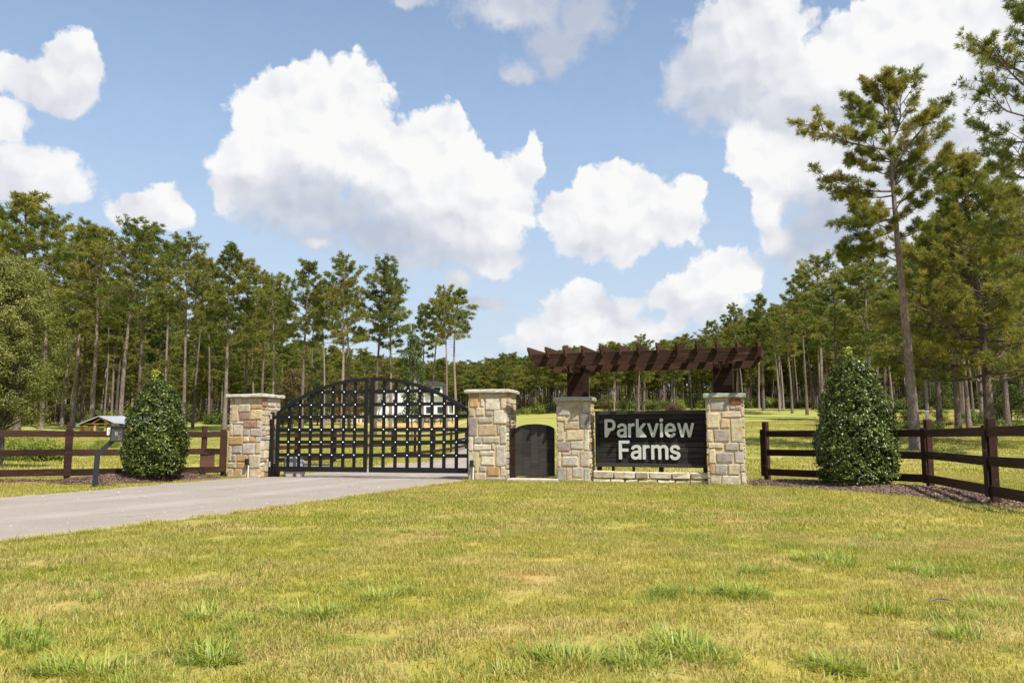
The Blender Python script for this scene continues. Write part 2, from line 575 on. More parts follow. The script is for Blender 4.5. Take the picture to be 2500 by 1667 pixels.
def leaf_mat(name, stops, rough=0.5, trans=0.35, tcol=(1.0, 1.1, 0.55), spec=0.3, tree_var=0.35):
    """Leaf or needle: colour by the piece's own tint and a little by the plant; part of the light passes through."""
    m, t, b = new_mat(name, rough, spec)
    at_ = t.add('ShaderNodeAttribute', attribute_name='tint')
    r = orand(t)
    f = t.math('ADD', at_.outputs['Fac'], t.math('MULTIPLY_ADD', r, tree_var, -tree_var / 2), clamp=True)
    c = t.ramp(f, stops)
    t.l.new(c, b.inputs['Base Color'])
    tr = t.add('ShaderNodeBsdfTranslucent')
    t.l.new(t.mix(1.0, c, tcol, 'MULTIPLY'), tr.inputs[0])
    mx = t.add('ShaderNodeMixShader')
    mx.inputs[0].default_value = trans
    t.l.new(b.outputs[0], mx.inputs[1]); t.l.new(tr.outputs[0], mx.inputs[2])
    t.l.new(mx.outputs[0], t.n['Material Output'].inputs[0])
    return m


M['needle'] = leaf_mat('pine needles', [(0.0, (0.108, 0.150, 0.042)), (0.45, (0.213, 0.232, 0.055)), (0.80, (0.305, 0.275, 0.068)), (1.0, (0.36, 0.275, 0.085))], 0.55, 0.5, tcol=(1.1, 1.1, 0.7), spec=0.2)
M['holly'] = leaf_mat('glossy evergreen leaf', [(0.0, (0.013, 0.026, 0.004)), (0.5, (0.052, 0.078, 0.008)), (0.85, (0.135, 0.160, 0.018)), (1.0, (0.28, 0.31, 0.03))], 0.33, 0.18, spec=0.36, tree_var=0.05)
M['oak_leaf'] = leaf_mat('narrow oak leaf', [(0.0, (0.075, 0.105, 0.016)), (0.5, (0.185, 0.195, 0.033)), (1.0, (0.38, 0.34, 0.075))], 0.42, 0.35, spec=0.4, tree_var=0.1)
M['green_leaf'] = leaf_mat('broad green leaf', [(0.0, (0.045, 0.075, 0.014)), (0.6, (0.10, 0.135, 0.026)), (1.0, (0.19, 0.185, 0.045))], 0.45, 0.35, tree_var=0.3)
M['rust_leaf'] = leaf_mat('reddish brown leaf', [(0.0, (0.06, 0.06, 0.02)), (0.5, (0.12, 0.085, 0.03)), (1.0, (0.20, 0.12, 0.045))], 0.55, 0.3, tree_var=0.3)
M['weed_leaf'] = leaf_mat('weed leaf', [(0.0, (0.08, 0.12, 0.018)), (0.5, (0.19, 0.22, 0.03)), (1.0, (0.38, 0.38, 0.04))], 0.5, 0.35, tree_var=0.5)


def bark(name, lo, hi):
    m, t, b = new_mat(name, 0.95, 0.15)
    v = coord(t)
    vo = t.add('ShaderNodeTexVoronoi')
    t.l.new(t.mapping(v, (16, 16, 5.0)), vo.inputs['Vector'])
    vo.inputs['Scale'].default_value = 1.0
    n = t.noise(t.mapping(v, (10, 10, 3)), 1.0, 5.0, 0.65)
    big = t.noise(v, 0.35, 2.0, 0.5)
    f = t.math('ADD', t.math('MULTIPLY', n, 0.7), t.math('MULTIPLY', vo.outputs['Distance'], 0.25))
    f = t.math('ADD', f, t.math('MULTIPLY_ADD', orand(t), 0.36, -0.2))
    f = t.math('ADD', f, t.math('MULTIPLY_ADD', big, 0.5, -0.25))
    t.l.new(t.ramp(f, [(0.3, lo), (0.75, hi)]), b.inputs['Base Color'])
    bump(t, b, t.math('ADD', vo.outputs['Distance'], n), 0.9, 0.04)
    return m


M['bark'] = bark('pine bark', (0.10, 0.074, 0.062), (0.34, 0.265, 0.225))
M['twig'] = bark('grey bark', (0.07, 0.06, 0.05), (0.2, 0.17, 0.14))


# colour of the turf and soil by place: patches of green, yellow, straw and rusty dead grass
def turf_color(t, pos, fine=True):
    a = t.noise(pos, 0.21, 3.0, 0.55)
    b = t.noise(t.vmath('ADD', pos, (31, 7, 0)), 0.75, 4.0, 0.6)
    c = t.noise(t.vmath('ADD', pos, (5, 71, 0)), 1.9, 3.0, 0.6)
    col = t.mix(t.step(a, 0.36, 0.62), (0.325, 0.315, 0.043), (0.425, 0.368, 0.074))
    col = t.mix(t.step(b, 0.42, 0.64, 0, 0.62), col, (0.48, 0.385, 0.155))
    col = t.mix(t.step(c, 0.52, 0.70, 0, 0.75), col, (0.205, 0.265, 0.040))
    col = t.mix(t.step(t.math('MULTIPLY', b, c), 0.31, 0.40, 0, 0.5), col, (0.52, 0.30, 0.105))
    return col


def grass_mat(name, far=False):
    m, t, b = new_mat(name, 0.55, 0.25)
    col = turf_color(t, wpos(t))
    at_ = t.add('ShaderNodeAttribute', attribute_name='tint')
    f = at_.outputs['Fac']
    col = t.mix(t.step(f, 0.80, 0.88), col, t.mix(0.5, col, (0.58, 0.46, 0.23)))       # dry blades
    col = t.mix(t.step(f, 0.30, 0.20), col, t.mix(0.6, col, (0.20, 0.30, 0.04)))       # young blades
    col = t.mix(1.0, col, t.ramp(f, [(0.0, (0.85, 0.88, 0.85)), (1.0, (1.18, 1.14, 1.1))]), 'MULTIPLY')
    t.l.new(col, b.inputs['Base Color'])
    tr = t.add('ShaderNodeBsdfTranslucent')
    t.l.new(col, tr.inputs[0])
    mx = t.add('ShaderNodeMixShader'); mx.inputs[0].default_value = 0.42
    t.l.new(b.outputs[0], mx.inputs[1]); t.l.new(tr.outputs[0], mx.inputs[2])
    t.l.new(mx.outputs[0], t.n['Material Output'].inputs[0])
    return m


M['grass'] = grass_mat('lawn blades')
M['tuft'] = leaf_mat('coarse green grass', [(0.0, (0.16, 0.235, 0.032)), (0.5, (0.265, 0.33, 0.05)), (1.0, (0.44, 0.43, 0.095))], 0.45, 0.35, spec=0.35, tree_var=0.5)

m_, t_, b_ = new_mat('turf and field soil', 0.95, 0.1)
P_ = wpos(t_)
c_ = turf_color(t_, P_)
sx_ = t_.add('ShaderNodeSeparateXYZ'); t_.l.new(P_, sx_.inputs[0])
X_, Y_, Z_ = sx_.outputs
c_ = t_.mix(1.0, c_, (0.80, 0.76, 0.80), 'MULTIPLY')
# the mown field up the slope is greener
c_ = t_.mix(t_.math('MULTIPLY', t_.step(Y_, 22, 40), 0.75), c_, t_.ramp(t_.noise(P_, 0.12, 5.0, 0.6), [(0.3, (0.20, 0.255, 0.05)), (0.7, (0.31, 0.315, 0.082))]))
# pine straw under the trees
und_ = t_.math('MULTIPLY', t_.step(t_.math('SUBTRACT', X_, t_.math('MULTIPLY', Y_, 0.36)), -2.0, 6.0), t_.step(Y_, 34, 52))
far_ = t_.step(Y_, 150, 165)
str_ = t_.math('MULTIPLY', t_.math('MAXIMUM', und_, far_), t_.step(t_.noise(P_, 0.16, 4.0, 0.6), 0.42, 0.6))
c_ = t_.mix(t_.math('MULTIPLY', str_, 0.7), c_, (0.215, 0.125, 0.05))
t_.l.new(c_, b_.inputs['Base Color'])
bump(t_, b_, t_.noise(P_, 14.0, 5.0, 0.7), 0.6, 0.03)
M['ground'] = m_

m_, t_, b_ = new_mat('weathered drive surface', 0.92, 0.2)
P_ = wpos(t_)
sx_ = t_.add('ShaderNodeSeparateXYZ'); t_.l.new(P_, sx_.inputs[0])
n1_ = t_.noise(P_, 0.55, 5.0, 0.6)
n2_ = t_.noise(P_, 55.0, 4.0, 0.7)
n3_ = t_.noise(t_.mapping(P_, (1.4, 0.35, 1)), 1.2, 4.0, 0.6)
c_ = t_.ramp(n1_, [(0.3, (0.245, 0.212, 0.182)), (0.7, (0.305, 0.265, 0.228))])
c_ = t_.mix(t_.step(n3_, 0.52, 0.72, 0, 0.4), c_, (0.25, 0.235, 0.215))
c_ = t_.mix(1.0, c_, t_.ramp(n2_, [(0.32, (0.72, 0.72, 0.72)), (0.6, (1.12, 1.1, 1.08))]), 'MULTIPLY')
vo_ = t_.add('ShaderNodeTexVoronoi', feature='DISTANCE_TO_EDGE')
t_.l.new(t_.vmath('ADD', P_, t_.vmath('SCALE', t_.noise(P_, 0.9, 3.0, 0.5, '3D', True), 1.5)), vo_.inputs['Vector'])
vo_.inputs['Scale'].default_value = 0.33
crk_ = t_.math('MULTIPLY', t_.step(vo_.outputs['Distance'], 0.012, 0.004), t_.step(n1_, 0.48, 0.6))
c_ = t_.mix(t_.math('MULTIPLY', crk_, 0.6), c_, (0.13, 0.11, 0.10))
ac_ = t_.add('ShaderNodeAttribute', attribute_name='across').outputs['Fac']
ac_ = t_.math('ADD', ac_, t_.math('MULTIPLY_ADD', t_.noise(P_, 0.35, 2.0, 0.5), 0.10, -0.05))
tr_ = t_.math('MAXIMUM', t_.step(t_.math('ABSOLUTE', t_.math('SUBTRACT', ac_, 0.34)), 0.075, 0.02), t_.step(t_.math('ABSOLUTE', t_.math('SUBTRACT', ac_, 0.66)), 0.075, 0.02))
c_ = t_.mix(t_.math('MULTIPLY', tr_, t_.step(n1_, 0.25, 0.6, 0.15, 0.5)), c_, (0.345, 0.31, 0.28))
ed_ = t_.math('ABSOLUTE', t_.math('SUBTRACT', ac_, 0.5))
c_ = t_.mix(t_.math('MULTIPLY', t_.step(ed_, 0.40, 0.5), t_.step(t_.noise(P_, 3.0, 5.0, 0.7), 0.35, 0.6)), c_, (0.36, 0.29, 0.195))
st_ = t_.step(t_.noise(P_, 2.4, 5.0, 0.7), 0.60, 0.72, 0, 0.35)
c_ = t_.mix(st_, c_, (0.17, 0.145, 0.125))
t_.l.new(c_, b_.inputs['Base Color'])
bump(t_, b_, n2_, 0.5, 0.01)
M['drive'] = m_


def soil(name, lo, hi, s=5.0):
    m, t, b = new_mat(name, 0.95, 0.1)
    P = wpos(t)
    n = t.noise(P, s, 6.0, 0.7)
    t.l.new(t.ramp(n, [(0.3, lo), (0.7, hi)]), b.inputs['Base Color'])
    bump(t, b, n, 0.8, 0.03)
    return m


M['mulch'] = soil('bark mulch', (0.11, 0.072, 0.055), (0.27, 0.19, 0.145), 22.0)
M['straw'] = soil('red pine straw', (0.22, 0.10, 0.055), (0.36, 0.19, 0.11), 9.0)
M['clay'] = soil('orange clay', (0.42, 0.21, 0.075), (0.60, 0.37, 0.17), 0.8)
M['sand'] = soil('pale sandy ruts', (0.48, 0.38, 0.26), (0.62, 0.52, 0.38), 1.5)
M['chip'] = leaf_mat('bark chips', [(0.0, (0.09, 0.055, 0.042)), (0.5, (0.27, 0.18, 0.135)), (1.0, (0.60, 0.46, 0.34))], 0.9, 0.02, spec=0.1, tree_var=0.0)

# ---------------------------------------------------------------- the ground
def axis(vals):
    out = []
    for (a, b, n) in vals:
        out += list(np.linspace(a, b, n, endpoint=False))
    return np.array(out + [vals[-1][1]])


gx = axis([(-420, -120, 24), (-120, -40, 40), (-40, 40, 64), (40, 120, 40), (120, 420, 24)])
gy = axis([(-60, 0, 12), (0, 70, 70), (70, 220, 70), (220, 520, 40)])
GX, GY = np.meshgrid(gx, gy)
GZ = terrain(GX, GY)
nx, ny = len(gx), len(gy)
ii = np.arange(ny - 1)[:, None] * nx + np.arange(nx - 1)[None, :]
me = mesh_np('ground', np.stack([GX.ravel(), GY.ravel(), GZ.ravel()], -1),
             np.stack([ii, ii + 1, ii + nx + 1, ii + nx], -1).reshape(-1, 4))
me.polygons.foreach_set('use_smooth', [True] * len(me.polygons))
tag(link('ground', me, mat=M['ground']), kind='structure')


def poly_sheet(name, left, right, mat, lift=0.006, n=4, kind='structure', jitter=0.0):
    """Strip between two polylines of (x, y), draped over the ground."""
    rows = len(left)
    vs, fs = [], []
    for (a, b) in zip(left, right):
        for j in range(n + 1):
            u = j / n
            x, y = a[0] + (b[0] - a[0]) * u, a[1] + (b[1] - a[1]) * u
            if jitter and j in (0, n):
                x += NPR.normal(0, jitter); y += NPR.normal(0, jitter)
            vs.append((x, y, gz(x, y) + lift))
    for i in range(rows - 1):
        for j in range(n):
            p = i * (n + 1) + j
            fs.append((p, p + 1, p + n + 2, p + n + 1))
    me = mesh_py(name, vs, fs)
    at_ = me.attributes.new('across', 'FLOAT', 'POINT')
    at_.data.foreach_set('value', np.tile(np.linspace(0, 1, n + 1), rows).astype(np.float32))
    return tag(link(name, me, mat=mat), kind=kind)


def smooth_line(pts, n):
    """Catmull-Rom through points."""
    P = [Vector((*p, 0)) for p in pts]
    P = [2 * P[0] - P[1]] + P + [2 * P[-1] - P[-2]]
    out = []
    for i in range(1, len(P) - 2):
        for k in range(n):
            t = k / n
            a, b, c, d = P[i - 1:i + 3]
            q = 0.5 * ((2 * b) + (c - a) * t + (2 * a - 5 * b + 4 * c - d) * t * t + (3 * b - a - 3 * c + d) * t ** 3)
            out.append((q.x, q.y))
    return out + [(P[-2].x, P[-2].y)]


DL = smooth_line([(-34, 3.0), (-20, 6.0), (-13.2, 9.3), (-10.5, 12.2), (-9.05, 14.75), (-8.2, 18.0), (-7.35, 21.6), (-6.3, 23.6), (-5.7, 27), (-5.0, 31.5), (-4.0, 37), (-3.6, 46), (-4.0, 60), (-4.6, 80), (-3.8, 104)], 6)
DR = smooth_line([(-26, -4.5), (-14, -0.3), (-9.5, 2.7), (-7.0, 5.4), (-5.15, 8.5), (-3.75, 12.06), (-2.2, 16.9), (-1.06, 20.8), (-0.95, 23.2), (-0.9, 26), (-0.5, 30), (0.2, 36), (0.4, 46), (0.2, 60), (0.2, 80), (1.2, 104)], 6)
m = min(len(DL), len(DR))
# both edges have the same number of stations after resampling
def resample(pts, n):
    P = np.array(pts); s = np.concatenate([[0], np.cumsum(np.linalg.norm(np.diff(P, axis=0), axis=1))])
    q = np.linspace(0, s[-1], n)
    return list(zip(np.interp(q, s, P[:, 0]), np.interp(q, s, P[:, 1])))


DL, DR = resample(DL, 150), resample(DR, 150)
poly_sheet('driveway', DL, DR, M['drive'], 0.006, 12, jitter=0.03)
DRIVE = np.array(DL + DR[::-1])


def inside(poly, x, y):
    """Which of the points lie inside a polygon."""
    x, y = np.asarray(x), np.asarray(y)
    c = np.zeros(x.shape, bool)
    n = len(poly)
    for i in range(n):
        (x0, y0), (x1, y1) = poly[i], poly[i - 1]
        k = ((y0 > y) != (y1 > y)) & (x < (x1 - x0) * (y - y0) / (y1 - y0 + 1e-12) + x0)
        c ^= k
    return c


# mulch beds: low mounds, with loose bark chips on top
def bed(poly, peak, power=0.7, base=0.01):
    P = np.array(poly, float)
    c = P.mean(0)

    def height(x, y):
        best = np.full(np.shape(x), 9.0)
        for i in range(len(P)):
            a, b = P[i - 1], P[i]
            ab = b - a
            t = np.clip(((x - a[0]) * ab[0] + (y - a[1]) * ab[1]) / (ab @ ab), 0, 1)
            best = np.minimum(best, np.hypot(x - a[0] - t * ab[0], y - a[1] - t * ab[1]))
        return base + peak * np.minimum(best / 1.0, 1.0) ** power
    return height


def make_bed(name, poly, peak, mat, chips, seed, chip_len=0.10):
    rg = np.random.default_rng(seed)
    hf = bed(poly, peak)
    P = np.array(smooth_line(poly + [poly[0]], 6)[:-1])
    c = P.mean(0)
    vs, fs, R = [], [], 9
    n = len(P)
    for r in range(R + 1):
        u = 1 - r / R
        for p in P:
            q = c + (p - c) * u
            z = float(hf(np.array(q[0]), np.array(q[1]))) if r else 0.004
            vs.append((q[0], q[1], gz(*q) + z + (rg.normal(0, 0.007) if r else 0)))
    for r in range(R):
        for i in range(n):
            j = (i + 1) % n
            fs.append((r * n + i, r * n + j, (r + 1) * n + j, (r + 1) * n + i))
    tag(link(name, mesh_py(name, vs, fs, True), mat=mat), kind='structure')
    lo, hi = P.min(0), P.max(0)
    k = int(chips * 1.8)
    x, y = rg.uniform(lo[0], hi[0], k), rg.uniform(lo[1], hi[1], k)
    ok = inside(P, x, y)
    x, y = x[ok][:chips], y[ok][:chips]
    z = hf(x, y) + terrain(x, y) + rg.uniform(0.002, 0.016, len(x))
    L = rg.uniform(0.4, 1.25, len(x)) * chip_len
    Wd = L * rg.uniform(0.18, 0.42, len(x))
    a = rg.uniform(0, 2 * np.pi, len(x)); ti = rg.normal(0, 0.32, len(x)); ro = rg.normal(0, 0.4, len(x))
    d = np.stack([np.cos(a) * np.cos(ti), np.sin(a) * np.cos(ti), np.sin(ti)], -1)
    s = np.stack([-np.sin(a) * np.cos(ro), np.cos(a) * np.cos(ro), np.sin(ro)], -1)
    up = np.cross(d, s)
    cen = np.stack([x, y, z], -1)
    th = 0.006
    V = np.stack([cen - d * L[:, None] / 2, cen + s * Wd[:, None] / 2, cen + d * L[:, None] / 2, cen - s * Wd[:, None] / 2,
                  cen - up * th], 1)
    T = np.array([(0, 1, 2), (0, 2, 3), (1, 0, 4), (2, 1, 4), (3, 2, 4), (0, 3, 4)])
    F = (np.arange(len(x))[:, None, None] * 5 + T[None]).reshape(-1, 3)
    tint = np.repeat(np.clip(rg.beta(1.6, 2.4, len(x)), 0, 1), 5)
    tag(link('bark_chips', mesh_np('bark_chips', V.reshape(-1, 3), F, tint), mat=M['chip']),
        'loose bark chips strewn over the mound', 'bark chips', kind='stuff')
    return P, hf


BED_R, bed_r_h = make_bed('mulch_bed', [(5.25, 18.25), (6.3, 17.0), (7.0, 15.3), (7.35, 13.6), (7.55, 12.2), (8.3, 12.6), (9.0, 15.2), (9.0, 17.2), (7.6, 19.4), (6.3, 20.5), (5.5, 19.6)], 0.085, M['mulch'], 9500, 3)
BED_L, bed_l_h = make_bed('mulch_bed', [(-10.9, 19.4), (-9.9, 18.75), (-8.8, 19.0), (-7.9, 20.4), (-7.45, 21.9), (-8.2, 22.2), (-9.2, 21.6), (-10.3, 20.7)], 0.17, M['mulch'], 6500, 4)
BED_S, bed_s_h = make_bed('pine_straw_bed', [(-15.5, 17.2), (-13.4, 18.2), (-11.2, 19.3), (-10.9, 20.2), (-12.0, 21.0), (-14.5, 20.2), (-17, 18.8)], 0.03, M['straw'], 2200, 5, 0.10)
MW = (-0.2, 20.3)

# ---------------------------------------------------------------- stone pillars
PAL = dict(C=(0.54, 0.46, 0.325), G=(0.37, 0.345, 0.31), L=(0.48, 0.445, 0.375), O=(0.49, 0.32, 0.155), B=(0.32, 0.205, 0.14), T=(0.48, 0.395, 0.265),
           D=(0.20, 0.19, 0.185), W=(0.59, 0.54, 0.44), Y=(0.56, 0.445, 0.255), P=(0.34, 0.29, 0.255), N=(0.47, 0.42, 0.315), R=(0.27, 0.11, 0.04))


def stone_mesh(w, h, depth, rg):
    """A split-faced stone, face towards -Y, back at y = 0, centred on x and z."""
    n = 4
    u = np.array([0, 0.09, 0.91, 1.0])
    ins_u = min(0.22, 0.016 / w); ins_v = min(0.22, 0.016 / h)
    us = np.array([0, ins_u * 1.3, 1 - ins_u * 1.3, 1]); vsn = np.array([0, ins_v * 1.3, 1 - ins_v * 1.3, 1])
    vs = []
    for j in range(n):
        for i in range(n):
            edge = i in (0, n - 1) or j in (0, n - 1)
            corner = i in (0, n - 1) and j in (0, n - 1)
            x, z = (us[i] - 0.5) * w, (vsn[j] - 0.5) * h
            if edge:
                x += rg.normal(0, 0.0075); z += rg.normal(0, 0.0075)
                if corner:
                    x *= 0.965; z *= 0.965
                y = -depth * rg.uniform(0.45, 0.7)
            else:
                x += rg.normal(0, 0.01 * min(1, w * 4)); z += rg.normal(0, 0.01 * min(1, h * 4))
                y = -depth * rg.uniform(0.8, 1.15)
            vs.append((x, y, z))
    fs = [(j * n + i, j * n + i + 1, (j + 1) * n + i + 1, (j + 1) * n + i) for j in range(n - 1) for i in range(n - 1)]
    ring = [i for i in range(n)] + [j * n + n - 1 for j in range(1, n)] + [(n - 1) * n + i for i in range(n - 2, -1, -1)] + [j * n for j in range(n - 2, 0, -1)]
    b0 = len(vs)
    for k in ring:
        vs.append((vs[k][0], 0.03, vs[k][2]))
    L = len(ring)
    for k in range(L):
        fs.append((ring[(k + 1) % L], ring[k], b0 + k, b0 + (k + 1) % L))
    me = mesh_py('stone', vs, fs)
    me.materials.append(M['stone'])
    return me


def random_stones(w, h, rg):
    out, z = [], 0.0
    while z < h - 0.05:
        rh = min(rg.choice([0.10, 0.14, 0.18, 0.22, 0.26]), h - z)
        if h - z - rh < 0.08:
            rh = h - z
        x = 0.0
        while x < w - 0.02:
            rw = rg.uniform(0.13, 0.34)
            if w - x - rw < 0.12:
                rw = w - x
            col = PAL[rg.choice(list('CCCGLLOTTNNWWYPB'))]
            if rh > 0.2 and rw > 0.16 and rg.random() < 0.35:
                s = rh * rg.uniform(0.4, 0.6)
                out.append((x, z, x + rw, z + s, col))
                out.append((x, z + s, x + rw, z + rh, PAL[rg.choice(list('CGLOTNWY'))]))
            else:
                out.append((x, z, x + rw, z + rh, col))
            x += rw
        z += rh
    return out


def parse(txt, x0, x1, z_top, z_bot, w, h):
    """Stones traced as fractions of a pillar's front: 'left,top,right,bottom,colour; ...'."""
    out = []
    for s in txt.split(';'):
        a = s.split(',')
        l, t, r, b = (float(v) for v in a[:4])
        fx = lambda v: (v - x0) / (x1 - x0) * w
        fz = lambda v: (z_bot - v) / (z_bot - z_top) * h
        out.append((max(0, fx(l)), max(0, fz(b)), min(w, fx(r)), min(h, fz(t)), PAL[a[4].strip()]))
    return out


def pillar(label, corner, rot, w, d, h, front, cap_m, cap_over, cap_t, seed, base_drop=0.06):
    """Square stone pier: mortar core, split stones on every side, one cap slab. corner is its front left foot."""
    rg = np.random.default_rng(seed)
    rp = random.Random(seed)
    t = Vector((math.cos(rot), -math.sin(rot), 0)); b = Vector((math.sin(rot), math.cos(rot), 0))
    cen = Vector((*corner, 0)) + t * w / 2 + b * d / 2
    root = thing('stone_pillar', label, 'pillar', cen, -rot, 'stone pillars of the entrance')
    core_h = h - cap_t
    g = 0.018
    box('mortar_core', w - 2 * g, d - 2 * g, core_h + base_drop, (0, 0, (core_h - base_drop) / 2), M['mortar'], root)
    sides = [('front', 0, w, -d / 2), ('right', math.pi / 2, d, -w / 2), ('back', math.pi, w, -d / 2), ('left', -math.pi / 2, d, -w / 2)]
    for nm, a, ww, off in sides:
        st = front if nm == 'front' and front else random_stones(ww, core_h, rp)
        R = Matrix.Rotation(a, 4, 'Z')
        for (x0, z0, x1, z1, col) in st:
            gap = 0.015
            sw, sh = max(0.035, x1 - x0 - gap), max(0.03, z1 - z0 - gap)
            me = stone_mesh(sw, sh, g + rg.uniform(0.004, 0.022), rg)
            p = R @ Vector(((x0 + x1) / 2 - ww / 2, off + g, (z0 + z1) / 2))
            k = rg.uniform(0.88, 1.1)
            link('stone', me, p, None, root, (0, 0, a), color=tuple(min(0.85, c * k * rg.uniform(0.97, 1.03)) for c in col))
    # cap: thick slab with a hewn edge
    W2, D2 = w / 2 + cap_over, d / 2 + cap_over
    vs, fs, n = [], [], 9
    ring = []
    for (xa, ya, xb, yb) in ((-W2, -D2, W2, -D2), (W2, -D2, W2, D2), (W2, D2, -W2, D2), (-W2, D2, -W2, -D2)):
        for i in range(n):
            u = i / n
            ring.append((xa + (xb - xa) * u, ya + (yb - ya) * u))
    m_ = len(ring)
    for lay, (zz, ins) in enumerate(((core_h + 0.001, 0.012), (core_h + cap_t * 0.25, 0.0), (core_h + cap_t * 0.8, 0.002), (h, 0.014))):
        for (x, y) in ring:
            k = 1 - ins / W2 + rg.normal(0, 0.007)
            vs.append((x * k, y * k, zz + (rg.normal(0, 0.0055) if lay else 0)))
    for lay in range(3):
        for i in range(m_):
            j = (i + 1) % m_
            fs.append((lay * m_ + i, lay * m_ + j, (lay + 1) * m_ + j, (lay + 1) * m_ + i))
    fs.append(tuple(3 * m_ + i for i in range(m_)))
    fs.append(tuple(reversed(range(m_))))
    link('cap', mesh_py('cap', vs, fs), (0, 0, 0), cap_m, root)
    return root, cen, t, b


ROT = math.radians(15.5)
F_GL = ("255,190,300,278,O;303,180,432,264,C;434,180,692,268,T;694,183,772,272,Y;250,284,374,562,T;378,282,572,404,N;582,288,772,364,O;394,412,568,534,B;578,368,772,534,Y;"
        "236,586,298,788,C;300,600,442,788,N;250,566,470,598,L;474,542,692,662,B;696,543,772,668,C;464,676,562,786,G;588,668,772,792,L;228,798,474,934,O;478,798,574,890,C;578,796,668,890,O;672,798,772,890,L;"
        "222,942,288,1196,C;292,946,458,1074,G;472,902,664,1074,L;684,896,772,1074,T;292,1086,362,1196,G;376,1084,554,1196,O;572,1084,770,1302,N;205,1206,376,1304,T;380,1206,560,1304,O;"
        "200,1308,330,1450,T;334,1316,420,1450,O;426,1314,592,1450,T;596,1308,765,1450,C")
F_GR = ("96,195,232,240,B;256,195,404,238,N;420,195,624,238,N;96,242,228,380,O;252,246,312,376,W;326,250,528,418,W;542,242,624,404,W;92,386,170,514,T;190,382,318,506,C;330,436,432,504,P;444,420,624,614,W;"
        "90,522,214,778,P;232,516,434,604,L;236,620,486,776,T;498,626,534,764,G;540,636,624,894,L;88,786,154,994,W;162,788,278,884,G;288,788,530,884,N;158,898,412,980,W;416,888,468,976,T;248,988,454,1054,W;482,908,620,1194,L;"
        "84,1006,228,1276,N;264,1058,458,1184,W;246,1192,346,1276,G;356,1200,534,1334,O;542,1200,620,1342,C;82,1284,168,1400,C;172,1288,346,1400,T;352,1346,616,1400,G")
F_SL = ("1336,306,1444,352,G;1460,303,1720,348,T;1736,300,1806,436,N;1336,360,1530,502,G;1544,356,1722,408,P;1544,412,1722,446,G;1336,508,1466,580,C;1544,452,1660,574,N;1668,446,1810,684,D;"
        "1336,588,1438,846,C;1446,584,1660,690,T;1474,698,1722,846,C;1736,690,1812,984,W;1336,860,1526,1000,P;1532,854,1722,970,L;1336,1008,1396,1214,C;1402,1008,1534,1060,T;1544,980,1664,1056,L;"
        "1412,1066,1644,1206,L;1668,990,1814,1214,N;1336,1224,1468,1424,G;1472,1222,1550,1424,T;1556,1212,1720,1366,L;1726,1222,1812,1424,L;1556,1370,1720,1424,T")
F_SR = ("116,228,168,378,G;186,240,426,378,G;436,222,604,318,R;436,326,518,378,G;522,322,604,382,G;120,408,294,624,C;326,396,606,484,C;306,496,434,626,Y;446,490,612,804,C;"
        "124,636,198,804,C;210,640,434,804,P;130,814,340,894,C;360,814,548,924,L;556,814,622,924,C;134,902,230,1094,C;240,944,466,1084,G;486,936,626,1084,L;140,1100,216,1236,O;218,1096,390,1238,G;396,1096,556,1244,C;"
        "566,1092,630,1202,C;570,1208,634,1344,W;144,1246,304,1376,C;310,1250,560,1376,L")
GH, SH = 2.22, 2.03
pillar('tall stone pier at the hinge end of the left gate leaf, most rusty orange stones', (-7.63, 22.37), ROT, 0.98, 0.93, GH,
       parse(F_GL, 228, 772, 170, 1450, 0.98, GH - 0.09), M['cap_warm'], 0.085, 0.09, 21)
gr, gr_c, gr_t, gr_b = pillar('tall pale stone pier between the right gate leaf and the small arched gate', (-1.09, 20.72), ROT, 0.98, 0.93, 2.25,
       parse(F_GR, 85, 624, 182, 1400, 0.98, 2.16), M['cap_warm'], 0.085, 0.09, 22)
sl, sl_c, sl_t, sl_b = pillar('shorter stone pier with a bluestone cap left of the name sign', (1.085, 20.10), ROT, 0.80, 0.68, SH,
       parse(F_SL, 1336, 1812, 295, 1424, 0.80, SH - 0.10), M['cap_cool'], 0.06, 0.10, 23)
sr, sr_c, sr_t, sr_b = pillar('stone pier with a dark red corner stone under the cap right of the name sign', (4.41, 18.80), ROT, 0.82, 0.68, 2.05,
       parse(F_SR, 116, 634, 215, 1376, 0.82, 1.95), M['cap_cool'], 0.06, 0.10, 24)

# ---------------------------------------------------------------- the main gate
GA = math.radians(14.5)
G0 = Vector((-6.56, 22.54, 0)); GT = Vector((math.cos(GA), -math.sin(GA), 0)); GN = Vector((math.sin(GA), math.cos(GA), 0))
GROT = Matrix.Rotation(-GA, 4, 'Z')
ZR = [0.226, 0.596, 0.935, 1.262, 1.602, 1.92, 2.258]
S_A, S_B, S_M, Z_END, Z_TOP = 0.177, 5.69, 2.88, 1.735, 2.635
half = (S_B - S_A) / 2
sag = Z_TOP - Z_END
RAD = (half * half + sag * sag) / (2 * sag)


def arch_z(s):
    return Z_TOP - RAD + math.sqrt(max(0, RAD * RAD - (s - (S_A + S_B) / 2) ** 2))


def dome_mesh(r):
    vs, fs = [(0, -r * 0.7, 0)], []
    for k, (rr, y) in enumerate(((0.6, -0.55), (1.0, 0.0))):
        for i in range(8):
            a = i * math.pi / 4
            vs.append((math.cos(a) * rr * r, y * r, math.sin(a) * rr * r))
    for i in range(8):
        j = (i + 1) % 8
        fs += [(0, 1 + j, 1 + i), (1 + i, 1 + j, 9 + j, 9 + i)]
    return vs, fs


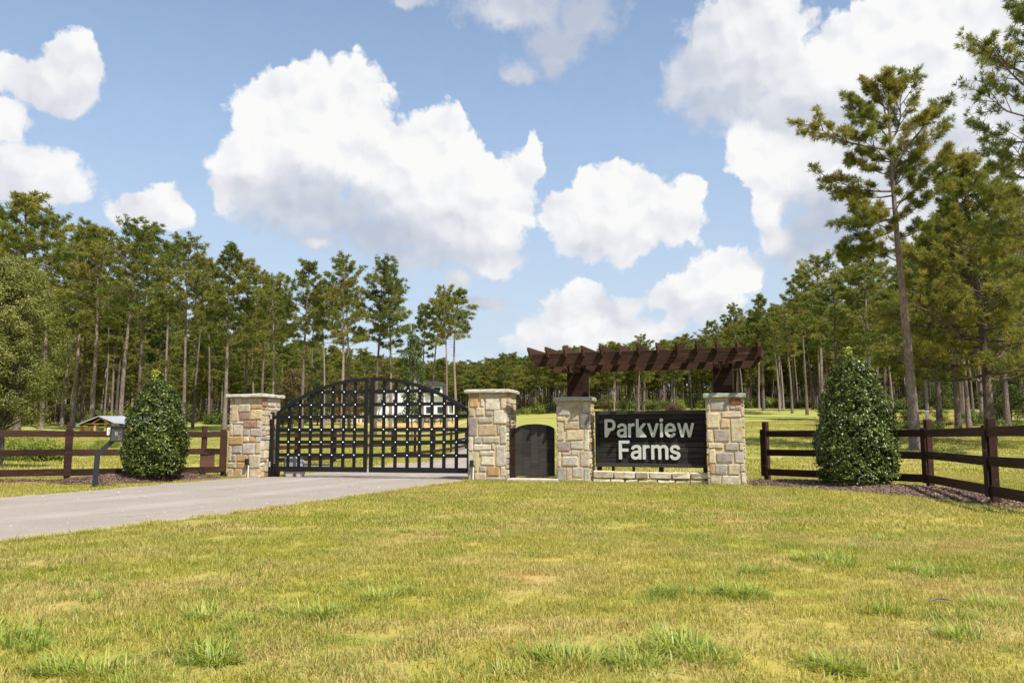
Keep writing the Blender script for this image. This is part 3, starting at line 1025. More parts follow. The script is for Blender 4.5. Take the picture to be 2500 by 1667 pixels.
def gate_leaf(label, s0, s1, hinge_left):
    org = G0 + GT * s0
    root = thing('gate_leaf', label, 'gate', org, -GA, 'leaves of the black entrance gate')
    st = M['black_steel']
    fw, ft = 0.095, 0.06
    L = s1 - s0

    def vbar(name, s, w, t, z0, z1, d=0.0):
        return box(name, w, t, z1 - z0, (s, d, (z0 + z1) / 2), st, root, bev=0.004)
    zt0, zt1 = arch_z(s0 + fw / 2) - 0.03, arch_z(s1 - fw / 2) - 0.03
    vbar('stile', fw / 2, fw, ft, 0.155, zt0)
    vbar('stile', L - fw / 2, fw, ft, 0.155, zt1)
    box('bottom_rail', L - 2 * fw - 0.002, ft, 0.135, (L / 2, 0, 0.2235), st, root, bev=0.004)
    # arched top rail
    n = 22
    vs, fs = [], []
    for i in range(n + 1):
        s = s0 + L * i / n
        z = arch_z(s)
        sl_ = (s - (S_A + S_B) / 2) / RAD
        nx_, nz_ = sl_, math.sqrt(1 - sl_ * sl_)
        for (dd, dn) in ((-ft / 2 - 0.003, 0.0), (ft / 2 + 0.003, 0.0), (ft / 2 + 0.003, -0.095), (-ft / 2 - 0.003, -0.095)):
            xx = s - s0 + (nx_ * dn if 0 < i < n else 0)
            vs.append((xx, dd, z + nz_ * dn if 0 < i < n else z + dn * 1.05))
    for i in range(n):
        a, b = i * 4, (i + 1) * 4
        for k in range(4):
            fs.append((a + k, b + k, b + (k + 1) % 4, a + (k + 1) % 4))
    fs += [(3, 2, 1, 0), (n * 4, n * 4 + 1, n * 4 + 2, n * 4 + 3)]
    link('arch_rail', mesh_py('arch_rail', vs, fs), (0, 0, 0), st, root)
    nb = 7
    pitch = (L - fw) / (nb + 1) * 1.0
    xs = [fw / 2 + pitch * (i + 1) for i in range(nb)]
    bag_v, bag_f = [], []
    dv, df = dome_mesh(0.019)
    for x in xs:
        vbar('upright_bar', x, 0.098, 0.008, 0.2905, arch_z(s0 + x) - 0.07, 0.010)
    for z in ZR[1:]:
        a, b = fw, L - fw
        if z > zt0 - 0.05:
            # find where the bar meets the arch
            for q in np.linspace(0, L, 400):
                if arch_z(s0 + q) - 0.075 > z:
                    a = max(a, q - 0.03); break
        if z > zt1 - 0.05:
            for q in np.linspace(L, 0, 400):
                if arch_z(s0 + q) - 0.075 > z:
                    b = min(b, q + 0.03); break
        box('cross_bar', b - a - 0.002, 0.008, 0.096, ((a + b) / 2, -0.004, z), st, root, bev=0.003)
        for x in xs:
            if a + 0.02 < x < b - 0.02:
                o = len(bag_v)
                bag_v += [(v[0] + x, v[1] - 0.0085, v[2] + z) for v in dv]
                bag_f += [tuple(i + o for i in f) for f in df]
    tag(link('rivets', mesh_py('rivets', bag_v, bag_f, True), (0, 0, 0), M['rivet'], root), kind='stuff')
    hx = -0.045 if hinge_left else L + 0.02
    for z in ((0.32, 1.60) if hinge_left else (0.32, 1.45)):
        o = box('hinge', 0.10, 0.05, 0.09, (hx, 0, z), M['black_steel'], root)
    return root


gate_leaf('left leaf of the arched black steel lattice gate', S_A, 2.846, True)
gate_leaf('right leaf of the arched black steel lattice gate', 2.917, S_B, False)
t = thing('gate_post', 'square black steel hinge post beside the rusty stone pier', 'post', G0 + GT * 0.035, -GA)
box('post', 0.10, 0.10, 1.74, (0, 0, 0.87), M['black_steel'], t)
box('hinge_plate', 0.05, 0.11, 0.14, (0.0, -0.006, 1.62), M['galv'], t)
box('hinge_plate', 0.05, 0.11, 0.14, (0.0, -0.006, 0.34), M['galv'], t)
t = thing('timber_post', 'short brown timber post behind the foot of the black hinge post', 'post', G0 + GT * 0.15 + GN * 0.14, -GA)
box('post', 0.13, 0.13, 0.27, (0, 0, 0.135), M['fence'], t)
t = thing('gate_opener', 'grey metal gate opener with sloping cover behind the left leaf', 'gate opener', G0 + GT * 0.52 + GN * 0.34, -GA)
vs = [(-0.2, -0.14, 0), (0.34, -0.14, 0), (0.34, 0.14, 0), (-0.2, 0.14, 0), (-0.2, -0.12, 0.42), (0.05, -0.12, 0.42), (0.05, 0.12, 0.42), (-0.2, 0.12, 0.42), (0.34, -0.12, 0.22), (0.34, 0.12, 0.22)]
link('cover', mesh_py('cover', vs, [(3, 2, 1, 0), (0, 1, 8, 5, 4), (2, 3, 7, 6, 9), (4, 5, 6, 7), (5, 8, 9, 6), (1, 2, 9, 8), (3, 0, 4, 7)]), (0, 0, 0.16), M['galv'], t)
box('base', 0.5, 0.3, 0.16, (0.05, 0, 0.08), M['concrete'], t)
box('arm', 0.9, 0.05, 0.05, (0.78, -0.05, 0.33), M['galv'], t)
t = thing('sensor', 'small black hooded sensor on the rusty stone pier', 'sensor', Vector((-7.63, 22.37, 0)) + gr_t * 0.64 - gr_b * 0.0, -ROT, 'gate sensors')


def sensor_parts(t):
    box('hood', 0.075, 0.10, 0.16, (0, -0.085, 0.42), M['plastic_black'], t)
    box('bracket', 0.03, 0.03, 0.05, (0.05, -0.05, 0.34), M['plastic_black'], t)
    v, q = tube_np([(0.035, -0.07, 0), (0.035, -0.07, 0.18), (0.038, -0.06, 0.33)], [0.014, 0.014, 0.014], 8)
    link('conduit', mesh_np('conduit', v, q), (0, 0, 0), M['white'], t)


sensor_parts(t)
t = thing('sensor', 'small black hooded sensor on the pale pier beside the small gate', 'sensor', Vector((-1.09, 20.72, 0)) + gr_t * 0.12, -ROT, 'gate sensors')
sensor_parts(t)

# ---------------------------------------------------------------- small arched wooden gate
SG0 = Vector((-0.055, 20.68, 0)); sga = math.radians(15.0)
t = thing('garden_gate', 'low black arched plank gate between two stone piers', 'gate', SG0, -sga)
box('gate_post', 0.115, 0.10, 1.30, (0.075, 0.03, 0.65), M['fence'], t)
gx0, gx1, npl = 0.14, 1.14, 5
pw = (gx1 - gx0) / npl
for i in range(npl):
    xa, xb = gx0 + i * pw + 0.003, gx0 + (i + 1) * pw - 0.003
    n = 5
    vs = []
    for k in range(n + 1):
        x = xa + (xb - xa) * k / n
        u = (x - (gx0 + gx1) / 2) / ((gx1 - gx0) / 2)
        zt = 1.245 + 0.145 * math.sqrt(max(0, 1 - 0.985 * u * u)) - 0.0
        for y in (-0.02, 0.02):
            vs += [(x, y, 0.115), (x, y, zt)]
    fs = []
    for k in range(n):
        a, b = 4 * k, 4 * (k + 1)
        fs += [(a, b, b + 1, a + 1), (b + 2, a + 2, a + 3, b + 3), (a + 1, b + 1, b + 3, a + 3), (b, a, a + 2, b + 2)]
    fs += [(2, 0, 1, 3), (4 * n, 4 * n + 2, 4 * n + 3, 4 * n + 1)]
    link('plank', mesh_py('plank', vs, fs), (0, 0.0 + 0.003 * (i % 2), 0), M['black_wood'], t)
for z in (0.35, 1.05):
    box('brace', 0.96, 0.03, 0.12, (0.64, 0.042, z), M['black_wood'], t)
sill = thing('threshold_slab', 'pale stone threshold slab at the foot of the small black gate', 'slab', SG0 + Vector((0, -0.17, 0)), -sga)
box('slab', 1.24, 0.42, 0.10, (0.62, -0.05, 0.02), M['concrete'], sill, bev=0.012)

# ---------------------------------------------------------------- name sign and dry stone edging
SA = math.radians(22.0)
S0 = Vector((1.49, 20.0, 0)); ST = Vector((math.cos(SA), -math.sin(SA), 0)); SN = Vector((math.sin(SA), math.cos(SA), 0))


def sp(s, d, z=0.0):
    return S0 + ST * s + SN * d + Vector((0, 0, z))


GLYPHS = {"P":[[[0.061,-0.014],[0.05,-0.009],[0.045,0.006],[0.045,0.499],[0.049,0.514],[0.054,0.519],[0.066,0.522],[0.266,0.522],[0.296,0.517],[0.326,0.507],[0.341,0.499],[0.366,0.482],[0.382,0.466],[0.399,0.441],[0.409,0.421],[0.417,0.399],[0.422,0.374],[0.423,0.324],[0.42,0.309],[0.409,0.274],[0.397,0.249],[0.382,0.229],[0.37,0.216],[0.354,0.203],[0.339,0.194],[0.321,0.186],[0.299,0.178],[0.271,0.173],[0.254,0.172],[0.241,0.167],[0.139,-0.004],[0.134,-0.01],[0.119,-0.015],[0.144,0.258],[0.141,0.261],[0.14,0.266],[0.14,0.429],[0.142,0.436],[0.149,0.438],[0.246,0.437],[0.276,0.432],[0.289,0.426],[0.304,0.416],[0.317,0.401],[0.324,0.387],[0.33,0.354],[0.33,0.339],[0.327,0.319],[0.318,0.296],[0.306,0.28],[0.279,0.263],[0.251,0.258]],[[5,7,6],[5,8,7],[4,8,5],[4,9,8],[3,9,4],[3,10,9],[3,11,10],[2,36,3],[36,37,3],[37,11,3],[11,38,37],[38,12,11],[38,13,12],[38,39,13],[39,14,13],[40,14,39],[41,14,40],[2,35,36],[42,14,41],[42,15,14],[43,15,42],[44,15,43],[44,16,15],[45,16,44],[45,17,16],[46,17,45],[47,17,46],[47,18,17],[48,18,47],[48,19,18],[49,19,48],[50,19,49],[50,20,19],[2,34,35],[51,20,50],[2,33,34],[2,51,33],[2,29,51],[29,20,51],[29,28,20],[28,21,20],[28,22,21],[28,23,22],[28,24,23],[28,25,24],[28,26,25],[28,27,26],[2,30,29],[1,30,2],[1,31,30],[0,31,1],[0,32,31]]],"a":[[[0.132,-0.022],[0.097,-0.012],[0.072,0.001],[0.062,0.008],[0.044,0.025],[0.031,0.044],[0.019,0.076],[0.015,0.096],[0.016,0.121],[0.019,0.139],[0.024,0.154],[0.031,0.169],[0.039,0.18],[0.054,0.195],[0.077,0.209],[0.109,0.222],[0.132,0.227],[0.192,0.237],[0.244,0.243],[0.254,0.246],[0.26,0.251],[0.26,0.274],[0.256,0.286],[0.248,0.299],[0.242,0.304],[0.232,0.309],[0.214,0.315],[0.177,0.315],[0.159,0.311],[0.133,0.296],[0.127,0.289],[0.113,0.269],[0.107,0.264],[0.097,0.261],[0.084,0.263],[0.037,0.278],[0.029,0.284],[0.027,0.291],[0.029,0.299],[0.035,0.314],[0.044,0.329],[0.053,0.341],[0.069,0.357],[0.089,0.372],[0.112,0.383],[0.137,0.392],[0.162,0.397],[0.184,0.4],[0.202,0.4],[0.224,0.397],[0.249,0.392],[0.272,0.384],[0.292,0.374],[0.305,0.364],[0.324,0.344],[0.336,0.326],[0.345,0.304],[0.35,0.276],[0.35,0.009],[0.347,-0.007],[0.342,-0.011],[0.332,-0.015],[0.279,-0.015],[0.266,-0.009],[0.259,0.008],[0.257,0.009],[0.242,-0.002],[0.227,-0.009],[0.199,-0.019],[0.182,-0.022],[0.157,0.061],[0.142,0.063],[0.132,0.067],[0.119,0.075],[0.114,0.081],[0.109,0.089],[0.108,0.094],[0.108,0.116],[0.11,0.124],[0.119,0.134],[0.132,0.142],[0.144,0.147],[0.184,0.155],[0.218,0.159],[0.249,0.165],[0.259,0.164],[0.26,0.126],[0.257,0.114],[0.25,0.099],[0.234,0.08],[0.209,0.066],[0.182,0.06]],[[46,48,47],[46,49,48],[45,49,46],[45,50,49],[44,50,45],[44,51,50],[44,52,51],[43,52,44],[43,53,52],[42,53,43],[42,54,53],[41,54,42],[41,55,54],[40,55,41],[39,55,40],[39,27,55],[27,26,55],[26,56,55],[39,28,27],[25,56,26],[38,28,39],[38,29,28],[24,56,25],[23,56,24],[23,57,56],[37,29,38],[22,57,23],[37,30,29],[36,30,37],[36,31,30],[21,57,22],[35,31,36],[34,31,35],[21,58,57],[20,58,21],[34,32,31],[34,33,32],[19,58,20],[18,58,19],[17,85,18],[85,58,18],[16,85,17],[15,85,16],[14,85,15],[13,85,14],[12,84,13],[84,85,13],[11,84,12],[10,84,11],[10,83,84],[86,58,85],[10,82,83],[10,81,82],[9,81,10],[9,80,81],[9,79,80],[8,79,9],[8,78,79],[87,58,86],[8,77,78],[7,77,8],[7,76,77],[88,58,87],[89,58,88],[6,76,7],[6,75,76],[6,74,75],[6,73,74],[90,58,89],[5,73,6],[5,72,73],[5,71,72],[91,58,90],[5,70,71],[5,91,70],[5,58,91],[4,58,5],[3,65,4],[65,58,4],[3,66,65],[64,58,65],[64,59,58],[63,59,64],[2,66,3],[1,66,2],[1,67,66],[63,60,59],[62,60,63],[1,68,67],[62,61,60],[0,68,1],[0,69,68]]],"r":[[[0.054,-0.014],[0.043,-0.009],[0.038,0.006],[0.038,0.371],[0.041,0.386],[0.046,0.391],[0.056,0.395],[0.109,0.395],[0.122,0.389],[0.128,0.371],[0.131,0.369],[0.144,0.379],[0.169,0.392],[0.201,0.4],[0.219,0.4],[0.241,0.399],[0.249,0.396],[0.254,0.391],[0.258,0.376],[0.258,0.329],[0.254,0.316],[0.249,0.311],[0.239,0.308],[0.229,0.31],[0.191,0.31],[0.176,0.307],[0.151,0.292],[0.138,0.276],[0.131,0.259],[0.128,0.234],[0.127,0.001],[0.121,-0.01],[0.109,-0.015]],[[13,15,14],[12,15,13],[12,16,15],[12,17,16],[5,7,6],[5,8,7],[11,17,12],[4,8,5],[11,18,17],[4,9,8],[3,9,4],[10,18,11],[10,19,18],[2,9,3],[2,10,9],[2,28,10],[28,27,10],[27,26,10],[26,25,10],[25,19,10],[25,24,19],[24,20,19],[24,21,20],[24,23,21],[23,22,21],[2,29,28],[2,30,29],[1,30,2],[1,31,30],[0,31,1],[0,32,31]]],"k":[[[0.054,-0.014],[0.043,-0.009],[0.038,0.006],[0.038,0.499],[0.041,0.514],[0.046,0.519],[0.056,0.522],[0.109,0.522],[0.121,0.517],[0.127,0.506],[0.128,0.251],[0.129,0.244],[0.131,0.244],[0.136,0.248],[0.159,0.27],[0.168,0.281],[0.26,0.374],[0.276,0.39],[0.289,0.395],[0.356,0.395],[0.367,0.391],[0.373,0.384],[0.373,0.374],[0.369,0.368],[0.298,0.296],[0.289,0.285],[0.225,0.221],[0.222,0.216],[0.223,0.211],[0.243,0.186],[0.38,0.014],[0.384,0.004],[0.382,-0.006],[0.376,-0.011],[0.364,-0.015]],[[5,7,6],[5,8,7],[4,8,5],[4,9,8],[3,9,4],[3,10,9],[2,10,3],[17,19,18],[17,20,19],[17,21,20],[16,21,17],[16,22,21],[15,22,16],[15,23,22],[15,24,23],[15,25,24],[15,26,25],[14,26,15],[13,26,14],[2,11,10],[12,26,13],[2,12,11],[2,26,12],[2,27,26],[2,28,27],[2,29,28],[2,30,29],[2,31,30],[1,31,2],[1,32,31],[1,33,32],[0,33,1],[0,34,33]]],"v":[[[0.164,-0.014],[0.154,-0.01],[0.148,-0.004],[0.006,0.369],[0.004,0.376],[0.004,0.381],[0.006,0.387],[0.011,0.391],[0.024,0.395],[0.081,0.395],[0.095,0.389],[0.099,0.381],[0.119,0.326],[0.191,0.123],[0.194,0.119],[0.196,0.12],[0.204,0.14],[0.288,0.376],[0.294,0.387],[0.299,0.391],[0.309,0.395],[0.369,0.395],[0.382,0.389],[0.385,0.381],[0.385,0.374],[0.239,-0.006],[0.234,-0.011],[0.224,-0.015]],[[7,9,8],[7,10,9],[19,21,20],[19,22,21],[18,22,19],[6,10,7],[6,11,10],[18,23,22],[17,23,18],[5,11,6],[4,11,5],[4,12,11],[17,24,23],[3,12,4],[16,24,17],[16,25,24],[2,12,3],[2,13,12],[15,25,16],[2,14,13],[14,25,15],[2,25,14],[1,25,2],[1,26,25],[0,26,1],[0,27,26]]],"i":[[[0.075,0.428],[0.055,0.436],[0.039,0.449],[0.027,0.474],[0.027,0.489],[0.035,0.511],[0.052,0.529],[0.073,0.537],[0.093,0.537],[0.105,0.534],[0.115,0.529],[0.131,0.514],[0.135,0.506],[0.14,0.491],[0.141,0.476],[0.131,0.451],[0.121,0.441],[0.11,0.434],[0.093,0.428],[0.055,-0.014],[0.044,-0.009],[0.039,0.006],[0.039,0.376],[0.044,0.389],[0.055,0.394],[0.113,0.394],[0.124,0.389],[0.129,0.374],[0.129,0.004],[0.124,-0.009],[0.113,-0.014]],[[23,25,24],[23,26,25],[22,26,23],[22,27,26],[21,27,22],[21,28,27],[20,28,21],[20,29,28],[19,29,20],[19,30,29],[7,9,8],[6,9,7],[6,10,9],[6,11,10],[5,11,6],[5,12,11],[4,12,5],[4,13,12],[4,14,13],[3,14,4],[3,15,14],[2,15,3],[2,16,15],[1,16,2],[1,17,16],[0,17,1],[0,18,17]]],"e":[[[0.185,-0.022],[0.16,-0.017],[0.13,-0.007],[0.11,0.003],[0.09,0.018],[0.068,0.04],[0.055,0.056],[0.044,0.076],[0.03,0.111],[0.022,0.146],[0.019,0.166],[0.019,0.206],[0.022,0.229],[0.03,0.264],[0.042,0.296],[0.055,0.319],[0.068,0.337],[0.088,0.357],[0.108,0.372],[0.13,0.384],[0.16,0.394],[0.198,0.4],[0.215,0.4],[0.235,0.397],[0.258,0.392],[0.295,0.377],[0.323,0.357],[0.341,0.339],[0.358,0.314],[0.366,0.299],[0.378,0.264],[0.383,0.239],[0.387,0.209],[0.386,0.174],[0.383,0.163],[0.375,0.158],[0.35,0.153],[0.25,0.15],[0.238,0.148],[0.193,0.147],[0.18,0.145],[0.135,0.145],[0.118,0.142],[0.115,0.14],[0.115,0.136],[0.12,0.121],[0.13,0.101],[0.14,0.088],[0.155,0.076],[0.165,0.071],[0.19,0.063],[0.213,0.061],[0.235,0.063],[0.253,0.068],[0.274,0.081],[0.287,0.099],[0.294,0.114],[0.305,0.119],[0.363,0.107],[0.371,0.104],[0.376,0.099],[0.378,0.086],[0.373,0.071],[0.366,0.056],[0.349,0.034],[0.33,0.015],[0.313,0.003],[0.288,-0.009],[0.25,-0.02],[0.233,-0.022],[0.118,0.235],[0.115,0.237],[0.114,0.241],[0.12,0.259],[0.135,0.284],[0.148,0.297],[0.175,0.312],[0.193,0.315],[0.22,0.315],[0.245,0.307],[0.265,0.292],[0.276,0.279],[0.286,0.259],[0.291,0.241],[0.29,0.238],[0.288,0.236]],[[21,23,22],[20,23,21],[20,24,23],[19,24,20],[19,25,24],[18,25,19],[18,26,25],[17,26,18],[16,26,17],[16,27,26],[16,28,27],[15,28,16],[14,77,15],[77,28,15],[14,76,77],[77,28,78],[79,28,78],[79,29,28],[14,75,76],[80,29,79],[80,30,29],[14,74,75],[13,74,14],[81,30,80],[13,73,74],[82,30,81],[12,73,13],[82,31,30],[12,72,73],[83,31,82],[12,71,72],[84,31,83],[84,32,31],[85,32,84],[12,70,71],[70,32,85],[12,32,70],[11,32,12],[11,33,32],[10,33,11],[10,34,33],[9,34,10],[9,35,34],[9,36,35],[9,37,36],[9,39,37],[39,38,37],[9,40,39],[8,42,9],[42,41,9],[41,40,9],[8,43,42],[8,44,43],[8,45,44],[8,46,45],[56,58,57],[55,58,56],[7,46,8],[55,59,58],[55,60,59],[7,47,46],[54,60,55],[54,61,60],[7,48,47],[54,62,61],[53,62,54],[6,48,7],[6,49,48],[53,63,62],[6,50,49],[52,63,53],[6,51,50],[51,63,52],[6,63,51],[5,63,6],[5,64,63],[4,64,5],[4,65,64],[3,65,4],[3,66,65],[2,66,3],[2,67,66],[1,67,2],[1,68,67],[0,68,1],[0,69,68]]],"w":[[[0.139,-0.014],[0.128,-0.009],[0.121,0.006],[0.013,0.359],[0.009,0.379],[0.011,0.386],[0.016,0.391],[0.029,0.395],[0.081,0.395],[0.094,0.391],[0.099,0.386],[0.112,0.346],[0.166,0.149],[0.169,0.141],[0.171,0.141],[0.239,0.384],[0.246,0.391],[0.256,0.395],[0.311,0.395],[0.324,0.391],[0.329,0.387],[0.332,0.379],[0.393,0.149],[0.396,0.141],[0.399,0.141],[0.406,0.166],[0.448,0.321],[0.468,0.386],[0.474,0.391],[0.484,0.395],[0.539,0.395],[0.552,0.391],[0.556,0.387],[0.558,0.381],[0.557,0.369],[0.447,0.006],[0.442,-0.006],[0.437,-0.011],[0.424,-0.015],[0.374,-0.015],[0.361,-0.011],[0.356,-0.006],[0.316,0.129],[0.287,0.234],[0.284,0.24],[0.281,0.236],[0.212,-0.006],[0.206,-0.011],[0.196,-0.015]],[[6,8,7],[6,9,8],[17,19,18],[29,31,30],[16,19,17],[28,31,29],[6,10,9],[16,20,19],[27,31,28],[5,10,6],[15,20,16],[27,32,31],[15,21,20],[27,33,32],[4,10,5],[4,11,10],[26,33,27],[14,21,15],[26,34,33],[3,11,4],[14,44,21],[44,22,21],[26,35,34],[2,11,3],[2,12,11],[25,35,26],[14,45,44],[43,22,44],[14,46,45],[42,22,43],[24,35,25],[2,13,12],[42,23,22],[2,14,13],[2,46,14],[42,24,23],[42,35,24],[41,35,42],[1,46,2],[41,36,35],[1,47,46],[40,36,41],[40,37,36],[0,47,1],[40,38,37],[0,48,47],[39,38,40]]],"F":[[[0.061,-0.014],[0.05,-0.009],[0.045,0.006],[0.045,0.499],[0.049,0.514],[0.054,0.519],[0.066,0.522],[0.361,0.522],[0.374,0.52],[0.382,0.514],[0.385,0.501],[0.385,0.456],[0.379,0.443],[0.364,0.438],[0.266,0.438],[0.149,0.438],[0.141,0.435],[0.14,0.429],[0.141,0.296],[0.146,0.293],[0.336,0.292],[0.349,0.29],[0.356,0.284],[0.36,0.274],[0.36,0.226],[0.357,0.214],[0.351,0.209],[0.339,0.205],[0.149,0.205],[0.142,0.204],[0.14,0.196],[0.14,0.006],[0.138,-0.004],[0.132,-0.011],[0.121,-0.015]],[[6,8,7],[5,8,6],[5,9,8],[4,9,5],[3,9,4],[3,10,9],[3,11,10],[2,16,3],[16,15,3],[15,11,3],[15,12,11],[15,13,12],[2,17,16],[2,18,17],[2,19,18],[2,29,19],[29,20,19],[29,21,20],[29,22,21],[29,23,22],[29,28,23],[28,24,23],[28,25,24],[28,26,25],[28,27,26],[2,30,29],[2,31,30],[1,31,2],[1,32,31],[1,33,32],[0,33,1],[0,34,33]]],"m":[[[0.054,-0.014],[0.043,-0.009],[0.038,0.006],[0.038,0.371],[0.038,0.379],[0.043,0.389],[0.056,0.395],[0.106,0.395],[0.116,0.392],[0.124,0.386],[0.128,0.369],[0.131,0.366],[0.151,0.382],[0.171,0.392],[0.186,0.397],[0.201,0.4],[0.239,0.4],[0.266,0.392],[0.276,0.387],[0.298,0.371],[0.315,0.349],[0.319,0.347],[0.344,0.37],[0.361,0.382],[0.384,0.392],[0.414,0.4],[0.456,0.4],[0.471,0.397],[0.504,0.384],[0.529,0.367],[0.546,0.347],[0.554,0.334],[0.567,0.301],[0.57,0.286],[0.573,0.259],[0.572,0.004],[0.567,-0.009],[0.554,-0.015],[0.501,-0.015],[0.491,-0.012],[0.484,-0.007],[0.48,0.004],[0.48,0.039],[0.479,0.274],[0.474,0.289],[0.469,0.296],[0.456,0.306],[0.444,0.312],[0.431,0.315],[0.404,0.315],[0.391,0.312],[0.379,0.306],[0.366,0.295],[0.354,0.276],[0.35,0.259],[0.35,0.006],[0.347,-0.006],[0.341,-0.011],[0.329,-0.015],[0.281,-0.015],[0.266,-0.01],[0.263,-0.004],[0.26,0.006],[0.26,0.256],[0.257,0.279],[0.254,0.286],[0.247,0.296],[0.234,0.307],[0.214,0.315],[0.186,0.315],[0.171,0.311],[0.155,0.301],[0.145,0.291],[0.138,0.281],[0.13,0.261],[0.128,0.234],[0.128,0.006],[0.124,-0.006],[0.119,-0.011],[0.109,-0.015]],[[14,16,15],[25,27,26],[14,17,16],[24,27,25],[13,17,14],[24,28,27],[6,8,7],[5,8,6],[5,9,8],[12,17,13],[12,18,17],[23,28,24],[4,9,5],[12,19,18],[4,10,9],[23,29,28],[22,29,23],[11,19,12],[3,10,4],[2,10,3],[11,20,19],[21,29,22],[2,11,10],[21,30,29],[2,74,11],[74,73,11],[73,72,11],[72,71,11],[71,70,11],[70,69,11],[69,20,11],[69,21,20],[21,31,30],[69,31,21],[69,68,31],[68,49,31],[49,48,31],[48,32,31],[67,49,68],[67,50,49],[47,32,48],[67,51,50],[46,32,47],[66,51,67],[66,52,51],[45,32,46],[45,33,32],[65,52,66],[44,33,45],[65,53,52],[43,33,44],[64,53,65],[43,34,33],[63,53,64],[63,54,53],[42,34,43],[2,75,74],[63,55,54],[42,35,34],[62,55,63],[2,76,75],[41,35,42],[1,76,2],[1,77,76],[61,55,62],[61,56,55],[40,35,41],[40,36,35],[60,56,61],[1,78,77],[60,57,56],[39,36,40],[0,78,1],[39,37,36],[59,57,60],[0,79,78],[59,58,57],[38,37,39]]],"s":[[[0.152,-0.022],[0.127,-0.017],[0.104,-0.009],[0.084,0.001],[0.063,0.016],[0.047,0.033],[0.031,0.059],[0.022,0.091],[0.026,0.104],[0.032,0.107],[0.049,0.112],[0.084,0.12],[0.094,0.119],[0.105,0.114],[0.117,0.088],[0.124,0.079],[0.139,0.068],[0.169,0.06],[0.192,0.06],[0.212,0.063],[0.227,0.069],[0.244,0.081],[0.252,0.094],[0.252,0.111],[0.247,0.121],[0.242,0.127],[0.224,0.137],[0.137,0.158],[0.104,0.169],[0.077,0.185],[0.061,0.199],[0.049,0.214],[0.041,0.229],[0.033,0.256],[0.033,0.294],[0.041,0.319],[0.049,0.334],[0.063,0.351],[0.087,0.372],[0.102,0.381],[0.117,0.387],[0.152,0.397],[0.177,0.4],[0.203,0.399],[0.232,0.395],[0.257,0.387],[0.282,0.374],[0.294,0.365],[0.308,0.351],[0.317,0.339],[0.33,0.316],[0.338,0.294],[0.334,0.284],[0.329,0.278],[0.317,0.273],[0.269,0.263],[0.262,0.266],[0.257,0.27],[0.243,0.294],[0.227,0.309],[0.217,0.314],[0.202,0.317],[0.174,0.317],[0.159,0.314],[0.147,0.309],[0.139,0.305],[0.128,0.294],[0.123,0.279],[0.127,0.261],[0.134,0.253],[0.159,0.241],[0.257,0.217],[0.289,0.202],[0.304,0.192],[0.327,0.169],[0.34,0.144],[0.345,0.121],[0.345,0.091],[0.337,0.061],[0.322,0.036],[0.299,0.013],[0.282,0.001],[0.259,-0.009],[0.237,-0.017],[0.209,-0.022]],[[41,43,42],[41,44,43],[40,44,41],[40,45,44],[39,45,40],[39,46,45],[38,46,39],[38,47,46],[37,47,38],[37,48,47],[36,48,37],[36,49,48],[36,50,49],[35,50,36],[34,62,35],[62,61,35],[61,50,35],[34,63,62],[60,50,61],[60,51,50],[34,64,63],[59,51,60],[34,65,64],[58,51,59],[34,66,65],[33,66,34],[33,67,66],[57,51,58],[57,52,51],[57,53,52],[33,68,67],[57,54,53],[57,55,54],[56,55,57],[33,69,68],[32,69,33],[32,70,69],[32,71,70],[31,71,32],[31,72,71],[30,72,31],[30,73,72],[29,73,30],[29,74,73],[28,74,29],[27,74,28],[27,75,74],[26,75,27],[26,76,75],[25,76,26],[24,76,25],[23,76,24],[23,77,76],[10,12,11],[10,13,12],[10,14,13],[9,14,10],[22,77,23],[8,14,9],[7,14,8],[21,77,22],[6,14,7],[21,78,77],[6,15,14],[20,78,21],[6,16,15],[19,78,20],[6,17,16],[18,78,19],[18,79,78],[6,18,17],[6,79,18],[5,79,6],[5,80,79],[4,80,5],[3,80,4],[3,81,80],[2,81,3],[2,82,81],[1,82,2],[1,83,82],[0,83,1],[0,84,83]]],"7":[[[0.098,-0.014],[0.091,-0.011],[0.086,-0.006],[0.084,0.001],[0.087,0.011],[0.299,0.434],[0.298,0.436],[0.293,0.437],[0.068,0.438],[0.056,0.441],[0.051,0.446],[0.047,0.459],[0.047,0.504],[0.053,0.517],[0.068,0.522],[0.138,0.522],[0.388,0.522],[0.399,0.516],[0.404,0.504],[0.405,0.451],[0.399,0.434],[0.179,-0.004],[0.171,-0.011],[0.161,-0.015]],[[13,16,14],[13,17,16],[12,17,13],[12,18,17],[11,18,12],[11,19,18],[10,19,11],[10,20,19],[9,7,10],[7,20,10],[8,7,9],[6,20,7],[5,20,6],[4,20,5],[4,21,20],[3,21,4],[2,21,3],[2,22,21],[1,22,2],[0,22,1],[0,23,22]]]}


def letter_mesh(ch, depth):
    v2, tris = GLYPHS[ch]
    n = len(v2)
    vs = [(x, -depth, y) for x, y in v2] + [(x, 0, y) for x, y in v2]
    fs = [tuple(f) for f in tris] + [tuple(i + n for i in reversed(f)) for f in tris]
    cnt = {}
    for f in tris:
        for i in range(len(f)):
            e = (f[i], f[(i + 1) % len(f)])
            cnt[e] = cnt.get(e, 0) + 1
    for (a, b) in cnt:
        if (b, a) not in cnt:
            fs.append((b, a, a + n, b + n))
    return mesh_py('letter', vs, fs)


